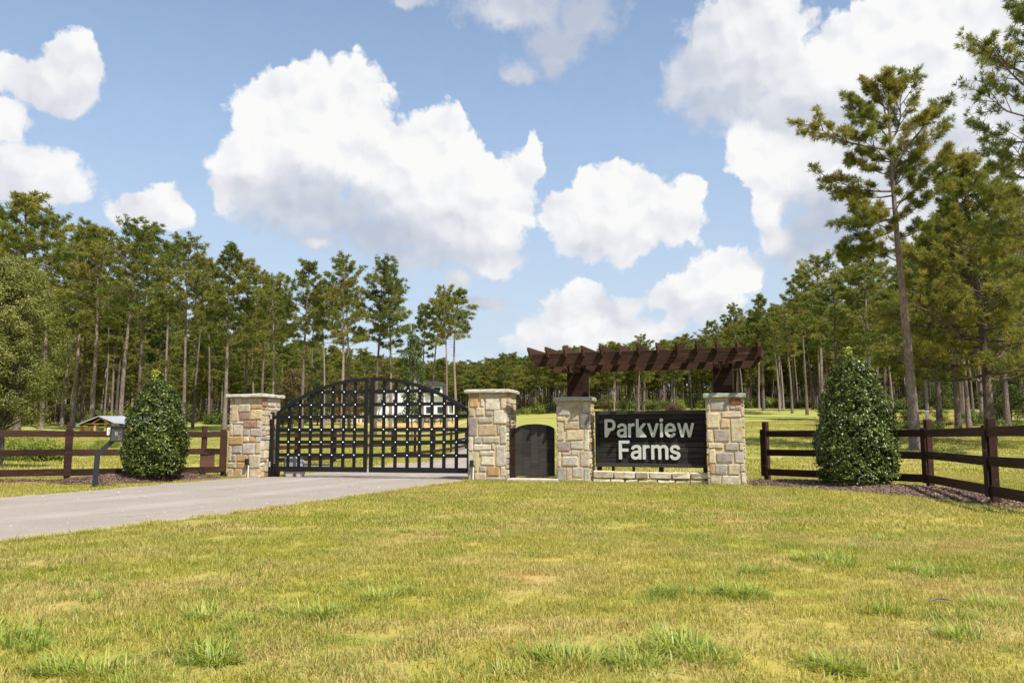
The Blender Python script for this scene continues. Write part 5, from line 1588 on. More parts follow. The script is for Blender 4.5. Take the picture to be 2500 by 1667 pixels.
Y1 = 38.0
p_ = at(2236, 1093, Y1); x1 = p_.x; z1 = gz(x1, Y1)
H1 = at(2178, 196, Y1).z - z1
L1 = []
for (px, py, tx, ty, dy) in ((2178, 372, 1976, 301, -0.6), (2184, 470, 1990, 440, 0.9), (2186, 535, 2042, 545, -1.2), (2184, 610, 2024, 625, 0.4), (2192, 500, 2338, 352, -0.8), (2186, 420, 2322, 255, 0.7),
                             (2172, 320, 2066, 232, 0.6), (2176, 300, 2150, 176, -0.3), (2184, 352, 2246, 182, 0.4), (2190, 585, 2268, 545, 0.8), (2183, 480, 2046, 480, 1.2), (2178, 395, 2100, 320, -1.5),
                             (2182, 440, 2290, 330, 1.4), (2174, 280, 2120, 208, 0.8), (2176, 272, 2205, 200, -0.6), (2180, 350, 2120, 255, 1.0), (2186, 520, 2240, 430, -1.3), (2190, 560, 2105, 520, -0.8), (2184, 455, 2250, 380, 0.2), (2188, 640, 2120, 600, 1.2),
                             (2184, 430, 2062, 398, 0.5), (2185, 560, 2090, 590, -0.6), (2186, 510, 2070, 505, 0.3), (2188, 540, 2285, 470, 0.5), (2180, 330, 2270, 290, -0.9), (2186, 455, 2230, 410, 1.6), (2184, 400, 2110, 372, 1.5), (2178, 310, 2110, 285, -1.0)):
    h_, v_ = limb_px(px, py, Y1, tx, ty, H1, z1, dy)
    v_ *= 0.80; v_[2] -= 0.07 * np.linalg.norm(v_)
    L1.append((h_, v_))
big1 = pine_meshes(301, H1, 0.45, 4.0, 0, 4700, 20, 0.29, 0.024, 0.235, limbs=L1, bend=0.30, sides=12, stubs=5)
plant('pine_tree', 'tallest foreground pine with long bare trunk and open branches, right of the big bush', 'pine tree', big1, (x1, Y1, z1), 1.0, 0.0, 'big pines by the fence corner', (0, -0.012))
Y2 = 42.0
p_ = at(2416, 1035, Y2); x2 = p_.x; z2 = gz(x2, Y2)
H2 = at(2385, 388, Y2).z - z2
big2 = pine_meshes(302, H2, 0.20, 4.9, 70, 8600, 16, 0.32, 0.030, 0.26, profile='cone', bend=0.25, sides=12, stubs=6)
plant('pine_tree', 'dense dark pine with a thick trunk and low broad branches left of the tractor', 'pine tree', big2, (x2, Y2, z2), 1.0, 1.2, 'big pines by the fence corner')
Y3 = 33.0
x3 = (2590 - 1250) / F_PX * Y3 * 0.99; z3 = gz(x3, Y3)
H3 = at(2560, 40, Y3).z - z3
big3 = pine_meshes(303, H3, 0.38, 2.9, 40, 3400, 18, 0.29, 0.024, 0.24, profile='oval', bend=0.3, sides=12, stubs=6)
plant('pine_tree', 'tall pine at the right edge of the picture, only its left branches showing', 'pine tree', big3, (x3, Y3, z3), 1.0, 0.5, 'big pines by the fence corner')
pine_px(2295, 560, 62, MID[2], 'dark bushy pine filling the gap between the two big trunks', 'pines of the right wood', xy=1.15)
pine_px(2520, 470, 55, MID[0], 'bushy pine at the right edge behind the dense dark one', 'pines of the right wood', xy=1.2)
for px, top, Y, k, lab in ((2050, 690, 84, 2, 'bushy dark pine between the evergreen bush top and the tallest foreground pine'), (2230, 640, 70, 6, 'broad low-branched pine behind the tallest foreground trunk'),
                           (2340, 600, 60, 2, 'broad pine left of the dense dark one, crowns touching'), (2460, 560, 66, 6, 'broad pine filling the right edge below the tall edge pine'), (2010, 640, 96, 4, 'tall dense pine above the left shoulder of the right evergreen bush')):
    pine_px(px, top, Y, MID[k], lab, 'pines of the right wood', xy=1.25)
pine_px(2130, 600, 78, MID[6], 'bushy dark pine behind the lower branches of the tallest foreground pine', 'pines of the right wood', xy=1.15)


# broadleaf trees and shrubs
def leaf_cloud(rg, cen, nrm, L, Wd, tint, fold=0.25):
    """Lens-shaped leaves (four triangles) facing roughly along nrm."""
    n = len(cen)
    nrm = unit(nrm + rg.normal(0, 0.55, (n, 3)))
    a = unit(np.cross(nrm, rg.normal(0, 1, (n, 3))))
    b = np.cross(nrm, a)
    l = (L * rg.uniform(0.7, 1.2, n))[:, None]; w = (Wd * rg.uniform(0.75, 1.2, n))[:, None]
    V = np.stack([cen - a * l / 2, cen + b * w / 2 - nrm * w * fold, cen + a * l / 2 - nrm * l * 0.12, cen - b * w / 2 - nrm * w * fold, cen + nrm * w * 0.05], 1).reshape(-1, 3)
    o = np.arange(n)[:, None] * 5
    F = np.concatenate([o + [0, 1, 4], o + [1, 2, 4], o + [2, 3, 4], o + [3, 0, 4]])
    return V, F, np.repeat(tint, 5)


def broadleaf(seed, H, R, z0, n_leaf, L, Wd, mat, r0=0.12, clumps=60, clump_r=0.45, twig='twig'):
    rg = np.random.default_rng(seed)
    wood_ = Bag()
    z = np.linspace(-0.1, H * 0.85, 8)
    cx = np.cumsum(rg.normal(0, 0.03 * H / 8, 8)); cy = np.cumsum(rg.normal(0, 0.03 * H / 8, 8))
    wood_.add(*tube_np(np.stack([cx, cy, z], -1), r0 * (1 - 0.85 * z / H).clip(0.1, 1), 8))
    C, N, T = [], [], []
    for i in range(clumps):
        u = (i + rg.random()) / clumps
        h = z0 + (H - z0) * u
        pr = math.sin(math.pi * (0.16 + 0.80 * u)) ** 0.75
        a = i * 2.4 + rg.normal(0, 0.3)
        rr_ = R * pr * math.sqrt(rg.uniform(0.15, 1.0))
        c = np.array([math.cos(a) * rr_, math.sin(a) * rr_, h])
        st = np.array([np.interp(h * 0.72, z, cx), np.interp(h * 0.72, z, cy), min(h * 0.72, H * 0.84)])
        wood_.add(*tube_np(np.stack([st, (st + c) / 2 + [0, 0, 0.05 * H * 0.3], c]), [r0 * 0.28, r0 * 0.16, 0.006], 4))
        k = n_leaf // clumps
        q = unit(rg.normal(0, 1, (k, 3))) * (rg.random((k, 1)) ** 0.45) * clump_r * rg.uniform(0.7, 1.3) * [1, 1, 0.75]
        C.append(c + q); N.append(unit(q) * 0.6 + unit(c - [0, 0, h]) * 0.4 + [0, 0, 0.5])
        T.append(np.clip(rg.normal(rg.normal(0.45, 0.12), 0.18, k), 0, 1))
    V, F, t_ = leaf_cloud(rg, np.concatenate(C), np.concatenate(N), L, Wd, np.concatenate(T))
    cm = mesh_np('crown', V, F, t_); cm.materials.append(M[mat])
    tm = wood_.mesh('trunk', False); tm.materials.append(M[twig])
    return tm, cm


Yo = 29.0
xo = at(8, 1045, Yo).x
oak = broadleaf(41, at(20, 640, Yo).z - gz(xo, Yo), 1.9, 1.75, 42000, 0.115, 0.032, 'oak_leaf', 0.09, 300, 0.40)
plant('oak_tree', 'yellowish green narrow-leaved oak at the left edge behind the board fence', 'tree', oak, (xo, Yo, gz(xo, Yo)), 1.0, 0.7)
mp = broadleaf(43, 7.0, 1.35, 1.9, 4200, 0.17, 0.13, 'green_leaf', 0.1, 60, 0.5)
ru = broadleaf(44, 7.0, 2.2, 1.2, 6000, 0.19, 0.12, 'rust_leaf', 0.12, 70, 0.62)
gg = broadleaf(45, 7.0, 2.3, 0.8, 6000, 0.2, 0.13, 'green_leaf', 0.12, 70, 0.65)


def broad_px(px, top, Y, kind, label, H0=7.0, group='young broadleaf trees below the pines', xy=1.0):
    d = pix_dir(px, 1045)
    x = d[0] / d[1] * Y
    h = at(px, top, Y).z - gz(x, Y)
    return plant('broadleaf_tree', label, 'tree', kind, (x, Y, gz(x, Y)), h / H0, RNG.uniform(0, 6.28), group, (0, 0), (h / H0) * xy)


broad_px(1006, 822, 66, mp, 'slim bright green tree in front of the white farmhouse', xy=0.62)
broad_px(934, 878, 158, ru, 'reddish brown young tree at the gate centre', xy=1.0)
broad_px(712, 905, 92, ru, 'reddish brown young tree over the left shoulder of the gate')
broad_px(690, 930, 100, gg, 'green young tree against the pier right edge')
broad_px(775, 930, 110, gg, 'green young tree behind the left leaf, first from the reddish one', xy=1.2)
broad_px(850, 915, 118, ru, 'brownish young tree behind the upper bars of the left leaf', xy=1.2)
broad_px(1150, 905, 165, gg, 'round green tree above the pale pier, left end of the hill stand', xy=1.2)
broad_px(2290, 890, 120, gg, 'green understorey tree behind the foam cup', xy=1.1)
broad_px(2470, 880, 75, gg, 'dark green understorey tree right of the tractor', xy=1.2)


# clipped evergreen bushes
def evergreen(seed, H, R, n, L, Wd, mat='holly'):
    rg = np.random.default_rng(seed)
    C, N, T = [], [], []
    def radius(u, a):
        base = np.interp(u, [0, 0.05, 0.2, 0.35, 0.6, 0.8, 0.93, 1.0], [0.78, 0.93, 1.0, 0.96, 0.79, 0.60, 0.38, 0.06])
        return R * base * (1 + 0.05 * np.sin(a * 2 + seed + u * 4) + 0.05 * np.sin(a * 5 + u * 9 + seed) + 0.05 * np.sin(u * 17 + a * 3) + 0.03 * np.sin(a * 11 + u * 31))
    u = rg.random(n * 3)
    keep = rg.random(n * 3) < np.interp(u, [0, 0.2, 0.6, 1.0], [0.95, 1, 0.8, 0.25])
    u = u[keep][:n]
    n = len(u)
    a = rg.uniform(0, 2 * np.pi, n)
    # sprigs: leaves gather in small whorls
    cell = np.floor(u * 30 + 0.5 * np.sin(a * 9)) * 61 + np.floor(a * 9 + np.sin(u * 60))
    h = np.abs(np.sin(cell * 12.9898) * 43758.5453) % 1
    hole = h < 0.34
    depth = rg.beta(1.1, 3.2, n) * 0.36 + np.where(hole, 0.24, 0.0)
    keep2 = ~hole | (rg.random(n) < 0.45)
    u, a, h, depth = u[keep2], a[keep2], h[keep2], depth[keep2]
    n = len(u)
    r = radius(u, a) * (1 - depth) + 0.05 * (h - 0.4) + np.where(h > 0.93, rg.uniform(0, 0.10, n), 0)
    z = 0.06 + u * (H - 0.06) + rg.normal(0, 0.02, n)
    cen = np.stack([np.cos(a) * r, np.sin(a) * r, z], -1)
    nr = np.stack([np.cos(a), np.sin(a), np.full(n, 0.55)], -1)
    tint = np.clip(0.30 + 0.45 * h * rg.random(n) + rg.normal(0, 0.12, n) + (rg.random(n) < 0.02) * 0.5, 0, 1)
    V, F, t_ = leaf_cloud(rg, cen, nr, L * (0.8 + 0.5 * ((h * 7.3) % 1))[:, None][:, 0], Wd * (0.8 + 0.5 * ((h * 7.3) % 1)), tint, 0.18)
    # fresh yellow shoots at the top
    k = 150
    cs = np.stack([rg.normal(-0.08, 0.05, k), rg.normal(0, 0.05, k), H - 0.12 + rg.random(k) * 0.36], -1)
    V2, F2, t2 = leaf_cloud(rg, cs, np.tile([0.3, -0.5, 0.8], (k, 1)), L * 0.8, Wd * 0.6, np.full(k, 0.98))
    cm = mesh_np('crown', np.concatenate([V, V2]), np.concatenate([F, F2 + len(V)]), np.concatenate([t_, t2]))
    cm.materials.append(M[mat])
    w = Bag()
    for i in range(6):
        b = rg.uniform(0, 6.28); q = rg.uniform(0.1, 0.4) * R
        w.add(*tube_np([(0.03 * math.cos(b), 0.03 * math.sin(b), -0.05), (q * .6 * math.cos(b), q * .6 * math.sin(b), H * 0.4), (q * math.cos(b), q * math.sin(b), H * 0.8)], [0.035, 0.025, 0.008], 5))
    for i in range(90):
        b = rg.uniform(0, 6.28); zz = rg.uniform(0.15, 0.85)
        q = float(radius(np.array(zz), np.array(b))) * 0.75
        w.add(*tube_np([(0, 0, zz * H * 0.75), (q * .5 * math.cos(b), q * .5 * math.sin(b), zz * H * 0.9), (q * math.cos(b), q * math.sin(b), zz * H)], [0.012, 0.009, 0.004], 3))
    tm = w.mesh('stems', False); tm.materials.append(M['twig'])
    return tm, cm


def bush(label, px, Y, base_z, top_px, width_px, seed, n):
    x = (px - 1250) / F_PX * Y * 1.005
    H = at(px, top_px, Y).z - base_z
    R = width_px / 2 / F_PX * Y
    tm, cm = evergreen(seed, H, R, n, 0.075, 0.042)
    o = thing('evergreen_bush', label, 'bush', (x, Y, base_z), 0, 'clipped evergreen bushes on mulch mounds')
    link('stems', tm, parent=o); link('crown', cm, parent=o)


bush('glossy evergreen bush in front of the left fence beside the keypad', 391, 20.15, 0.13, 925, 150, 61, 15000)
bush('larger glossy evergreen bush in front of the right fence', 2080, 17.7, 0.07, 874, 196, 62, 19000)


# undergrowth and weeds at the wood's edge, and pines beyond counting on the far slope
def scatter(name, label, cat, src, pts, scl, rot, kind='stuff'):
    """One object that repeats the given pieces at many points."""
    me = bpy.data.meshes.new(name)
    me.vertices.add(len(pts)); me.vertices.foreach_set('co', np.asarray(pts, np.float32).ravel())
    for nm, ty, val in (('scl', 'FLOAT', scl), ('rotz', 'FLOAT', rot)):
        at_ = me.attributes.new(nm, ty, 'POINT'); at_.data.foreach_set('value', np.asarray(val, np.float32))
    o = link(name, me)
    coll = bpy.data.collections.new(name + ' pieces')
    for s in src:
        coll.objects.link(s)
    g = bpy.data.node_groups.new(name, 'GeometryNodeTree')
    g.interface.new_socket('Geometry', in_out='INPUT', socket_type='NodeSocketGeometry')
    g.interface.new_socket('Geometry', in_out='OUTPUT', socket_type='NodeSocketGeometry')
    N = g.nodes; L = g.links
    gi, go = N.new('NodeGroupInput'), N.new('NodeGroupOutput')
    ci = N.new('GeometryNodeCollectionInfo'); ci.inputs[0].default_value = coll
    ci.inputs['Separate Children'].default_value = True; ci.inputs['Reset Children'].default_value = True
    ip = N.new('GeometryNodeInstanceOnPoints'); ip.inputs['Pick Instance'].default_value = True
    na = N.new('GeometryNodeInputNamedAttribute'); na.inputs[0].default_value = 'scl'
    nb = N.new('GeometryNodeInputNamedAttribute'); nb.inputs[0].default_value = 'rotz'
    cx = N.new('ShaderNodeCombineXYZ')
    L.new(nb.outputs[0], cx.inputs[2])
    L.new(gi.outputs[0], ip.inputs['Points']); L.new(ci.outputs[0], ip.inputs['Instance'])
    L.new(cx.outputs[0], ip.inputs['Rotation']); L.new(na.outputs[0], ip.inputs['Scale'])
    L.new(ip.outputs[0], go.inputs[0])
    md = o.modifiers.new('scatter', 'NODES'); md.node_group = g
    return tag(o, label, cat, kind=kind)


def piece(name, me):
    return bpy.data.objects.new(name, me)


rg = np.random.default_rng(71)


def shrub_piece(seed, n, R, H, L, Wd, mat):
    r_ = np.random.default_rng(seed)
    q = unit(r_.normal(0, 1, (n, 3))) * (r_.random((n, 1)) ** 0.4) * [R, R, H / 2] * (1 + 0.3 * np.sin(r_.normal(0, 2, (n, 1))))
    q[:, 2] += H / 2
    V, F, t_ = leaf_cloud(r_, q, unit(q - [0, 0, H * 0.3]) + [0, 0, 0.4], L, Wd, np.clip(r_.normal(0.45, 0.2, n), 0, 1))
    me = mesh_np('shrub', V, F, t_); me.materials.append(M[mat])
    return piece('shrub', me)


SHR = [shrub_piece(1, 420, 0.9, 1.5, 0.19, 0.11, 'weed_leaf'), shrub_piece(2, 380, 0.8, 1.2, 0.17, 0.10, 'green_leaf'), shrub_piece(3, 360, 1.0, 1.1, 0.2, 0.1, 'green_leaf'), shrub_piece(4, 340, 0.7, 1.4, 0.18, 0.09, 'rust_leaf')]
pts, sc, ro = [], [], []


def strew(n, xf, yf, smin, smax, capped=False):
    for _ in range(n):
        y = yf(); x = xf(y)
        s = rg.uniform(smin, smax)
        if capped:                      # the far slope's trees stay below the skyline of the nearer stands
            s = min(s, (EYE + y * np.interp(x / y, [-0.6, -0.25, -0.12, -0.05, 0.0, 0.2, 0.28, 0.36, 0.6], [0.155, 0.115, 0.092, 0.088, 0.096, 0.106, 0.125, 0.165, 0.19]) - gz(x, y)) / 20 * rg.uniform(0.82, 1.0))
        pts.append((x, y, gz(x, y) - 0.05)); sc.append(s); ro.append(rg.uniform(0, 6.28))


strew(900, lambda y: rg.uniform(-0.12, 0.42) * y, lambda: 152 + 75 * rg.random() ** 0.8, 0.5, 1.7)
strew(650, lambda y: rg.uniform(-0.66, -0.24) * y, lambda: rg.uniform(102, 200), 0.5, 1.9)
strew(600, lambda y: rg.uniform(0.40, 0.68) * y, lambda: rg.uniform(125, 215), 0.5, 1.9)
strew(1000, lambda y: rg.uniform(-0.70, 0.70) * y, lambda: rg.uniform(222, 262), 2.4, 4.2)
strew(60, lambda y: rg.uniform(0.42, 0.66) * y, lambda: rg.uniform(48, 110), 0.3, 0.9)
strew(90, lambda y: rg.uniform(-0.26, -0.05) * y, lambda: rg.uniform(128, 165), 0.5, 1.3)
scatter('undergrowth', 'mixed shrubs and weeds growing below the pines', 'undergrowth', SHR, pts, sc, ro)
pts, sc, ro = [], [], []
WEED = [shrub_piece(11, 420, 0.55, 0.9, 0.16, 0.045, 'weed_leaf'), shrub_piece(12, 420, 0.65, 0.8, 0.18, 0.04, 'weed_leaf')]
strew(130, lambda y: rg.uniform(-0.66, -0.545) * y, lambda: rg.uniform(36, 47), 0.7, 1.25)
strew(20, lambda y: rg.uniform(-0.545, -0.47) * y, lambda: rg.uniform(44, 60), 0.4, 0.8)
scatter('tall_weeds', 'bright yellow-green weeds behind the left fence', 'weeds', WEED, pts, sc, ro)
pts, sc, ro = [], [], []
strew(1500, lambda y: rg.uniform(-0.75, 0.75) * y, lambda: rg.uniform(172, 340), 0.7, 1.0, True)
strew(260, lambda y: rg.uniform(-0.72, -0.25) * y, lambda: rg.uniform(140, 240), 0.6, 0.9, True)
strew(1500, lambda y: rg.uniform(-0.72, 0.72) * y, lambda: rg.uniform(176, 250), 0.28, 0.62, True)
strew(420, lambda y: rg.uniform(-0.70, -0.28) * y, lambda: rg.uniform(112, 180), 0.22, 0.5)
strew(240, lambda y: rg.uniform(-1.25, -0.70) * y, lambda: rg.uniform(88, 200), 0.8, 1.1)
strew(170, lambda y: rg.uniform(0.72, 1.2) * y, lambda: rg.uniform(62, 200), 0.8, 1.05)
FP = []
for k, (tm, cm) in enumerate(FAR):
    j = bpy.data.meshes.new('far pine')
    b = Bag()
    for me_, f_ in ((cm, 3), (tm, 3)):
        v = np.zeros(len(me_.vertices) * 3); me_.vertices.foreach_get('co', v)
        li = np.zeros(len(me_.loops), int); me_.loops.foreach_get('vertex_index', li)
        b.add(v.reshape(-1, 3), li.reshape(-1, 3), None if me_ is tm else None)
    jm = b.mesh('far_pine', True)
    jm.materials.append(M['needle']); jm.materials.append(M['bark'])
    nt_ = len(tm.polygons)
    mi = np.zeros(len(jm.polygons), np.int32); mi[-nt_:] = 1
    jm.polygons.foreach_set('material_index', mi)
    FP.append(piece('far_pine', jm))
scatter('forest', 'pine forest on the far slope beyond the trees one can tell apart', 'forest', FP, pts, sc, ro)


# ---------------------------------------------------------------- turf
def turf_patch(seed, n, size, hmin, hmax, w, lean):
    r_ = np.random.default_rng(seed)
    x, y = r_.uniform(-size / 2, size / 2, (2, n))
    h = r_.uniform(hmin, hmax, n) * (0.5 + r_.random(n))
    a = r_.uniform(0, 2 * np.pi, n)
    le = np.abs(r_.normal(0, lean, n)) + 0.15
    d = np.stack([np.cos(a) * np.sin(le), np.sin(a) * np.sin(le), np.cos(le)], -1)
    le2 = np.minimum(le * 1.8, 1.5)
    d2 = np.stack([np.cos(a) * np.sin(le2), np.sin(a) * np.sin(le2), np.cos(le2)], -1)
    s = np.stack([-np.sin(a), np.cos(a), 0 * a], -1) * (w * r_.uniform(0.6, 1.3, n))[:, None] / 2
    b = np.stack([x, y, np.full(n, -0.004)], -1)
    mid = b + d * (h * 0.55)[:, None]
    tip = mid + d2 * (h * 0.5)[:, None]
    V = np.stack([b - s, b + s, mid + s * 0.85, mid - s * 0.85, tip], 1).reshape(-1, 3)
    o = np.arange(n)[:, None] * 5
    F = np.concatenate([o + [0, 1, 2], o + [0, 2, 3], o + [3, 2, 4]])
    t_ = np.repeat(np.clip(r_.random(n), 0, 1), 5)
    me = mesh_np('turf', V, F, t_); me.materials.append(M['grass'])
    return piece('turf', me)


def tuft_piece(seed, n, R, L, w, mat='tuft'):
    """A spreading coarse tuft."""
    r_ = np.random.default_rng(seed)
    a = r_.uniform(0, 2 * np.pi, n)
    q = np.sqrt(r_.random(n)) * R
    b = np.stack([np.cos(a) * q, np.sin(a) * q, np.full(n, -0.004)], -1)
    a2 = a + r_.normal(0, 0.7, n)
    le = np.clip(r_.normal(0.95, 0.32, n), 0.1, 1.4)
    d = np.stack([np.cos(a2) * np.sin(le), np.sin(a2) * np.sin(le), np.cos(le)], -1)
    le2 = np.minimum(le + 0.5, 1.55)
    d2 = np.stack([np.cos(a2) * np.sin(le2), np.sin(a2) * np.sin(le2), np.cos(le2)], -1)
    h = L * r_.uniform(0.5, 1.15, n)
    s = np.stack([-np.sin(a2), np.cos(a2), 0 * a2], -1) * (w * r_.uniform(0.7, 1.3, n))[:, None] / 2
    mid = b + d * (h * 0.55)[:, None]
    tip = mid + d2 * (h * 0.5)[:, None]
    V = np.stack([b - s, b + s, mid + s, mid - s, tip], 1).reshape(-1, 3)
    o = np.arange(n)[:, None] * 5
    F = np.concatenate([o + [0, 1, 2], o + [0, 2, 3], o + [3, 2, 4]])
    me = mesh_np('tuft', V, F, np.repeat(np.clip(r_.normal(0.5, 0.2, n), 0, 1), 5)); me.materials.append(M[mat])
    return piece('tuft', me)


BEDS = [BED_L, BED_R, BED_S]


def lawn_ok(x, y, edge=0.0):
    bad = inside(DRIVE, x, y)
    for b in BEDS:
        bad |= inside(b, x, y)
    return ~bad


def fill(y0, y1, per_m2, half, smin, smax, seed, xmin=None):
    r_ = np.random.default_rng(seed)
    hw = lambda y: half * y + 1.2
    n = int((hw(y1) + hw(y0)) * (y1 - y0) * per_m2)
    y = r_.uniform(y0, y1, n * 2)
    keep = r_.random(n * 2) < hw(y) / hw(y1)
    y = y[keep]
    x = r_.uniform(-1, 1, len(y)) * hw(y)
    ok = lawn_ok(x, y)
    x, y = x[ok], y[ok]
    return np.stack([x, y, terrain(x, y)], -1), r_.uniform(smin, smax, len(x)), r_.uniform(0, 6.28, len(x))


NEAR = [turf_patch(300 + i, 240, 0.24, 0.018, 0.046, 0.0042, 0.95) for i in range(5)]
P1, S1, R1 = fill(3.2, 9.5, 42, 0.64, 0.85, 1.25, 1)
scatter('lawn_grass', 'short yellow-green lawn grass nearest the viewer', 'grass', NEAR, P1, S1, R1)
MIDG = [turf_patch(320 + i, 230, 0.42, 0.024, 0.05, 0.0075, 0.9) for i in range(4)]
P2, S2, R2 = fill(9.5, 24.0, 13, 0.64, 0.85, 1.3, 2)
scatter('lawn_grass', 'short yellow-green lawn grass in front of the entrance', 'grass', MIDG, P2, S2, R2)
FARG = [turf_patch(340 + i, 210, 1.3, 0.035, 0.10, 0.022, 0.7) for i in range(4)]
P3, S3, R3 = fill(24.0, 80.0, 0.95, 0.66, 0.8, 1.3, 3)
scatter('meadow_grass', 'longer meadow grass beyond the fences', 'grass', FARG, P3, S3, R3)
# coarse green tufts in the lawn: known ones first, the rest strewn
TUF = [tuft_piece(400, 60, 0.06, 0.13, 0.006), tuft_piece(401, 90, 0.11, 0.14, 0.006), tuft_piece(402, 44, 0.05, 0.10, 0.005), tuft_piece(403, 80, 0.14, 0.11, 0.0055)]
pts, sc, ro = [], [], []
for px, py, s in ((1795, 1458, 1.5), (1830, 1462, 1.2), (1765, 1455, 1.0), (2010, 1370, 1.5), (2060, 1385, 1.2), (1950, 1372, 1.0), (1690, 1590, 1.3), (1720, 1610, 1.2), (1650, 1575, 1.0), (1755, 1612, 1.0), (1330, 1610, 1.1), (1400, 1625, 1.2), (1520, 1595, 1.0),
                  (460, 1605, 1.1), (500, 1612, 1.1), (250, 1645, 1.2), (170, 1650, 1.2), (545, 1620, 1.0), (760, 1510, 1.3), (800, 1512, 1.0), (470, 1520, 1.1), (620, 1530, 0.9), (2380, 1515, 1.1), (2340, 1560, 1.2), (2150, 1500, 1.1), (2420, 1490, 1.1),
                  (2100, 1655, 1.3), (1560, 1640, 1.2), (2060, 1650, 1.0), (20, 1570, 1.2), (60, 1590, 1.0), (2330, 1400, 1.2), (2290, 1410, 1.2), (2200, 1395, 0.9), (1480, 1350, 0.9), (1620, 1450, 1.0), (1840, 1400, 1.0), (900, 1470, 0.9), (980, 1450, 0.9)):
    g = ground_hit(px, py)
    for _ in range(3):
        pts.append((g.x + rg.normal(0, 0.06), g.y + rg.normal(0, 0.05), 0)); sc.append(s * rg.uniform(0.7, 1.0)); ro.append(rg.uniform(0, 6.28))
for _ in range(900):
    y = 3.4 + 14 * rg.random() ** 1.3
    x = rg.uniform(-0.66, 0.66) * y
    f = math.sin(x * 1.1 + 2) * math.sin(y * 0.9) + math.sin(x * 0.43 + y * 0.7)
    if f > 0.1 and lawn_ok(np.array([x]), np.array([y]))[0]:
        pts.append((x, y, 0)); sc.append(rg.uniform(0.3, 0.8)); ro.append(rg.uniform(0, 6.28))
scatter('crabgrass', 'coarse bright green grass tufts dotted over the lawn', 'grass', TUF, pts, sc, ro)
# ragged grass hanging over the edges of the drive and beds
pts, sc, ro = [], [], []
E1 = [tuft_piece(420, 46, 0.10, 0.13, 0.005, 'grass'), tuft_piece(421, 36, 0.12, 0.10, 0.005, 'grass')]
for edge, side in ((DR, 1), (DL, -1)):
    E_ = np.array(edge)
    for i in range(len(E_) - 1):
        if E_[i][1] > 28 or E_[i][1] < 1:
            continue
        a, b = E_[i], E_[i + 1]
        L = np.linalg.norm(b - a)
        nr = np.array([b[1] - a[1], a[0] - b[0]]) / L
        for _ in range(int(L * 14)):
            u = rg.random()
            q = a + (b - a) * u + nr * side * rg.normal(0.05, 0.07)
            pts.append((q[0], q[1], 0)); sc.append(rg.uniform(0.4, 1.05)); ro.append(rg.uniform(0, 6.28))
for P in (BED_R, BED_L):
    for i in range(len(P)):
        a, b = P[i - 1], P[i]
        L = np.linalg.norm(b - a)
        for _ in range(int(L * 9)):
            q = a + (b - a) * rg.random() + rg.normal(0, 0.05, 2)
            pts.append((q[0], q[1], 0)); sc.append(rg.uniform(0.3, 0.7)); ro.append(rg.uniform(0, 6.28))
for s in np.linspace(-0.5, 4.1, 60):
    q = sp(s, rg.uniform(-0.10, -0.02))
    pts.append((q.x, q.y, 0)); sc.append(rg.uniform(0.3, 0.7)); ro.append(rg.uniform(0, 6.28))
scatter('edge_grass', 'ragged grass along the edges of the drive and the beds', 'grass', E1, pts, sc, ro)
# loose pale stones and sprouts on the drive
pts, sc, ro = [], [], []
PB = []
for k in range(4):
    r_ = np.random.default_rng(500 + k)
    v = unit(r_.normal(0, 1, (14, 3)))
    ico = [(-.53, 0, .85), (.53, 0, .85), (-.53, 0, -.85), (.53, 0, -.85), (0, .85, .53), (0, .85, -.53), (0, -.85, .53), (0, -.85, -.53), (.85, .53, 0), (-.85, .53, 0), (.85, -.53, 0), (-.85, -.53, 0)]
    fc = [(0, 4, 1), (0, 9, 4), (9, 5, 4), (4, 5, 8), (4, 8, 1), (8, 10, 1), (8, 3, 10), (5, 3, 8), (5, 2, 3), (2, 7, 3), (7, 10, 3), (7, 6, 10), (7, 11, 6), (11, 0, 6), (0, 1, 6), (6, 1, 10), (9, 0, 11), (9, 11, 2), (9, 2, 5), (7, 2, 11)]
    vv = np.array(ico) * r_.uniform(0.7, 1.2, (12, 1)) * [0.03, 0.022, 0.014]
    me = mesh_np('pebble', vv, np.array(fc)[:, ::-1]); me.materials.append(M['pebble'])
    PB.append(piece('pebble', me))
for _ in range(420):
    y = rg.uniform(8, 23); x = rg.uniform(-12, 0)
    if inside(DRIVE, np.array([x]), np.array([y]))[0]:
        pts.append((x, y, 0.012)); sc.append(rg.uniform(0.2, 0.8) ** 2 + 0.12); ro.append(rg.uniform(0, 6.28))
for _ in range(160):
    q = SG0 + Vector((rg.uniform(0.1, 1.2), rg.uniform(-0.14, 0.15), 0))
    pts.append((q.x, q.y, 0.012)); sc.append(rg.uniform(0.4, 1.0)); ro.append(rg.uniform(0, 6.28))
scatter('gravel', 'loose pale stones on the drive and under the small gate', 'gravel', PB, pts, sc, ro)

# ---------------------------------------------------------------- distant buildings and things up the slope
YH = 140.0


def hx(px, Y=YH):
    return (px - 1250) / F_PX * Y * 0.997


def hz(py, Y=YH):
    return at(1250, py, Y).z


def prism(name, pts, y0, y1, mat, parent, o):
    """Solid from an outline in x and z, running from y0 (near) to y1."""
    n = len(pts)
    vs = [(x - o[0], y0 - o[1], z - o[2]) for x, z in pts] + [(x - o[0], y1 - o[1], z - o[2]) for x, z in pts]
    fs = [tuple(range(n)), tuple(reversed(range(n, 2 * n)))] + [((i + 1) % n, i, i + n, (i + 1) % n + n) for i in range(n)]
    return link(name, mesh_py(name, vs, fs), (0, 0, 0), mat, parent)


gh = gz(hx(1000), YH)
bz = hz(1030) - 0.6
o = (hx(1000), YH, bz)
hs = thing('farmhouse', 'white gabled farmhouse with a dark dormer behind the right gate leaf', 'house', o)
def P(px, py):
    return (hx(px), hz(py))


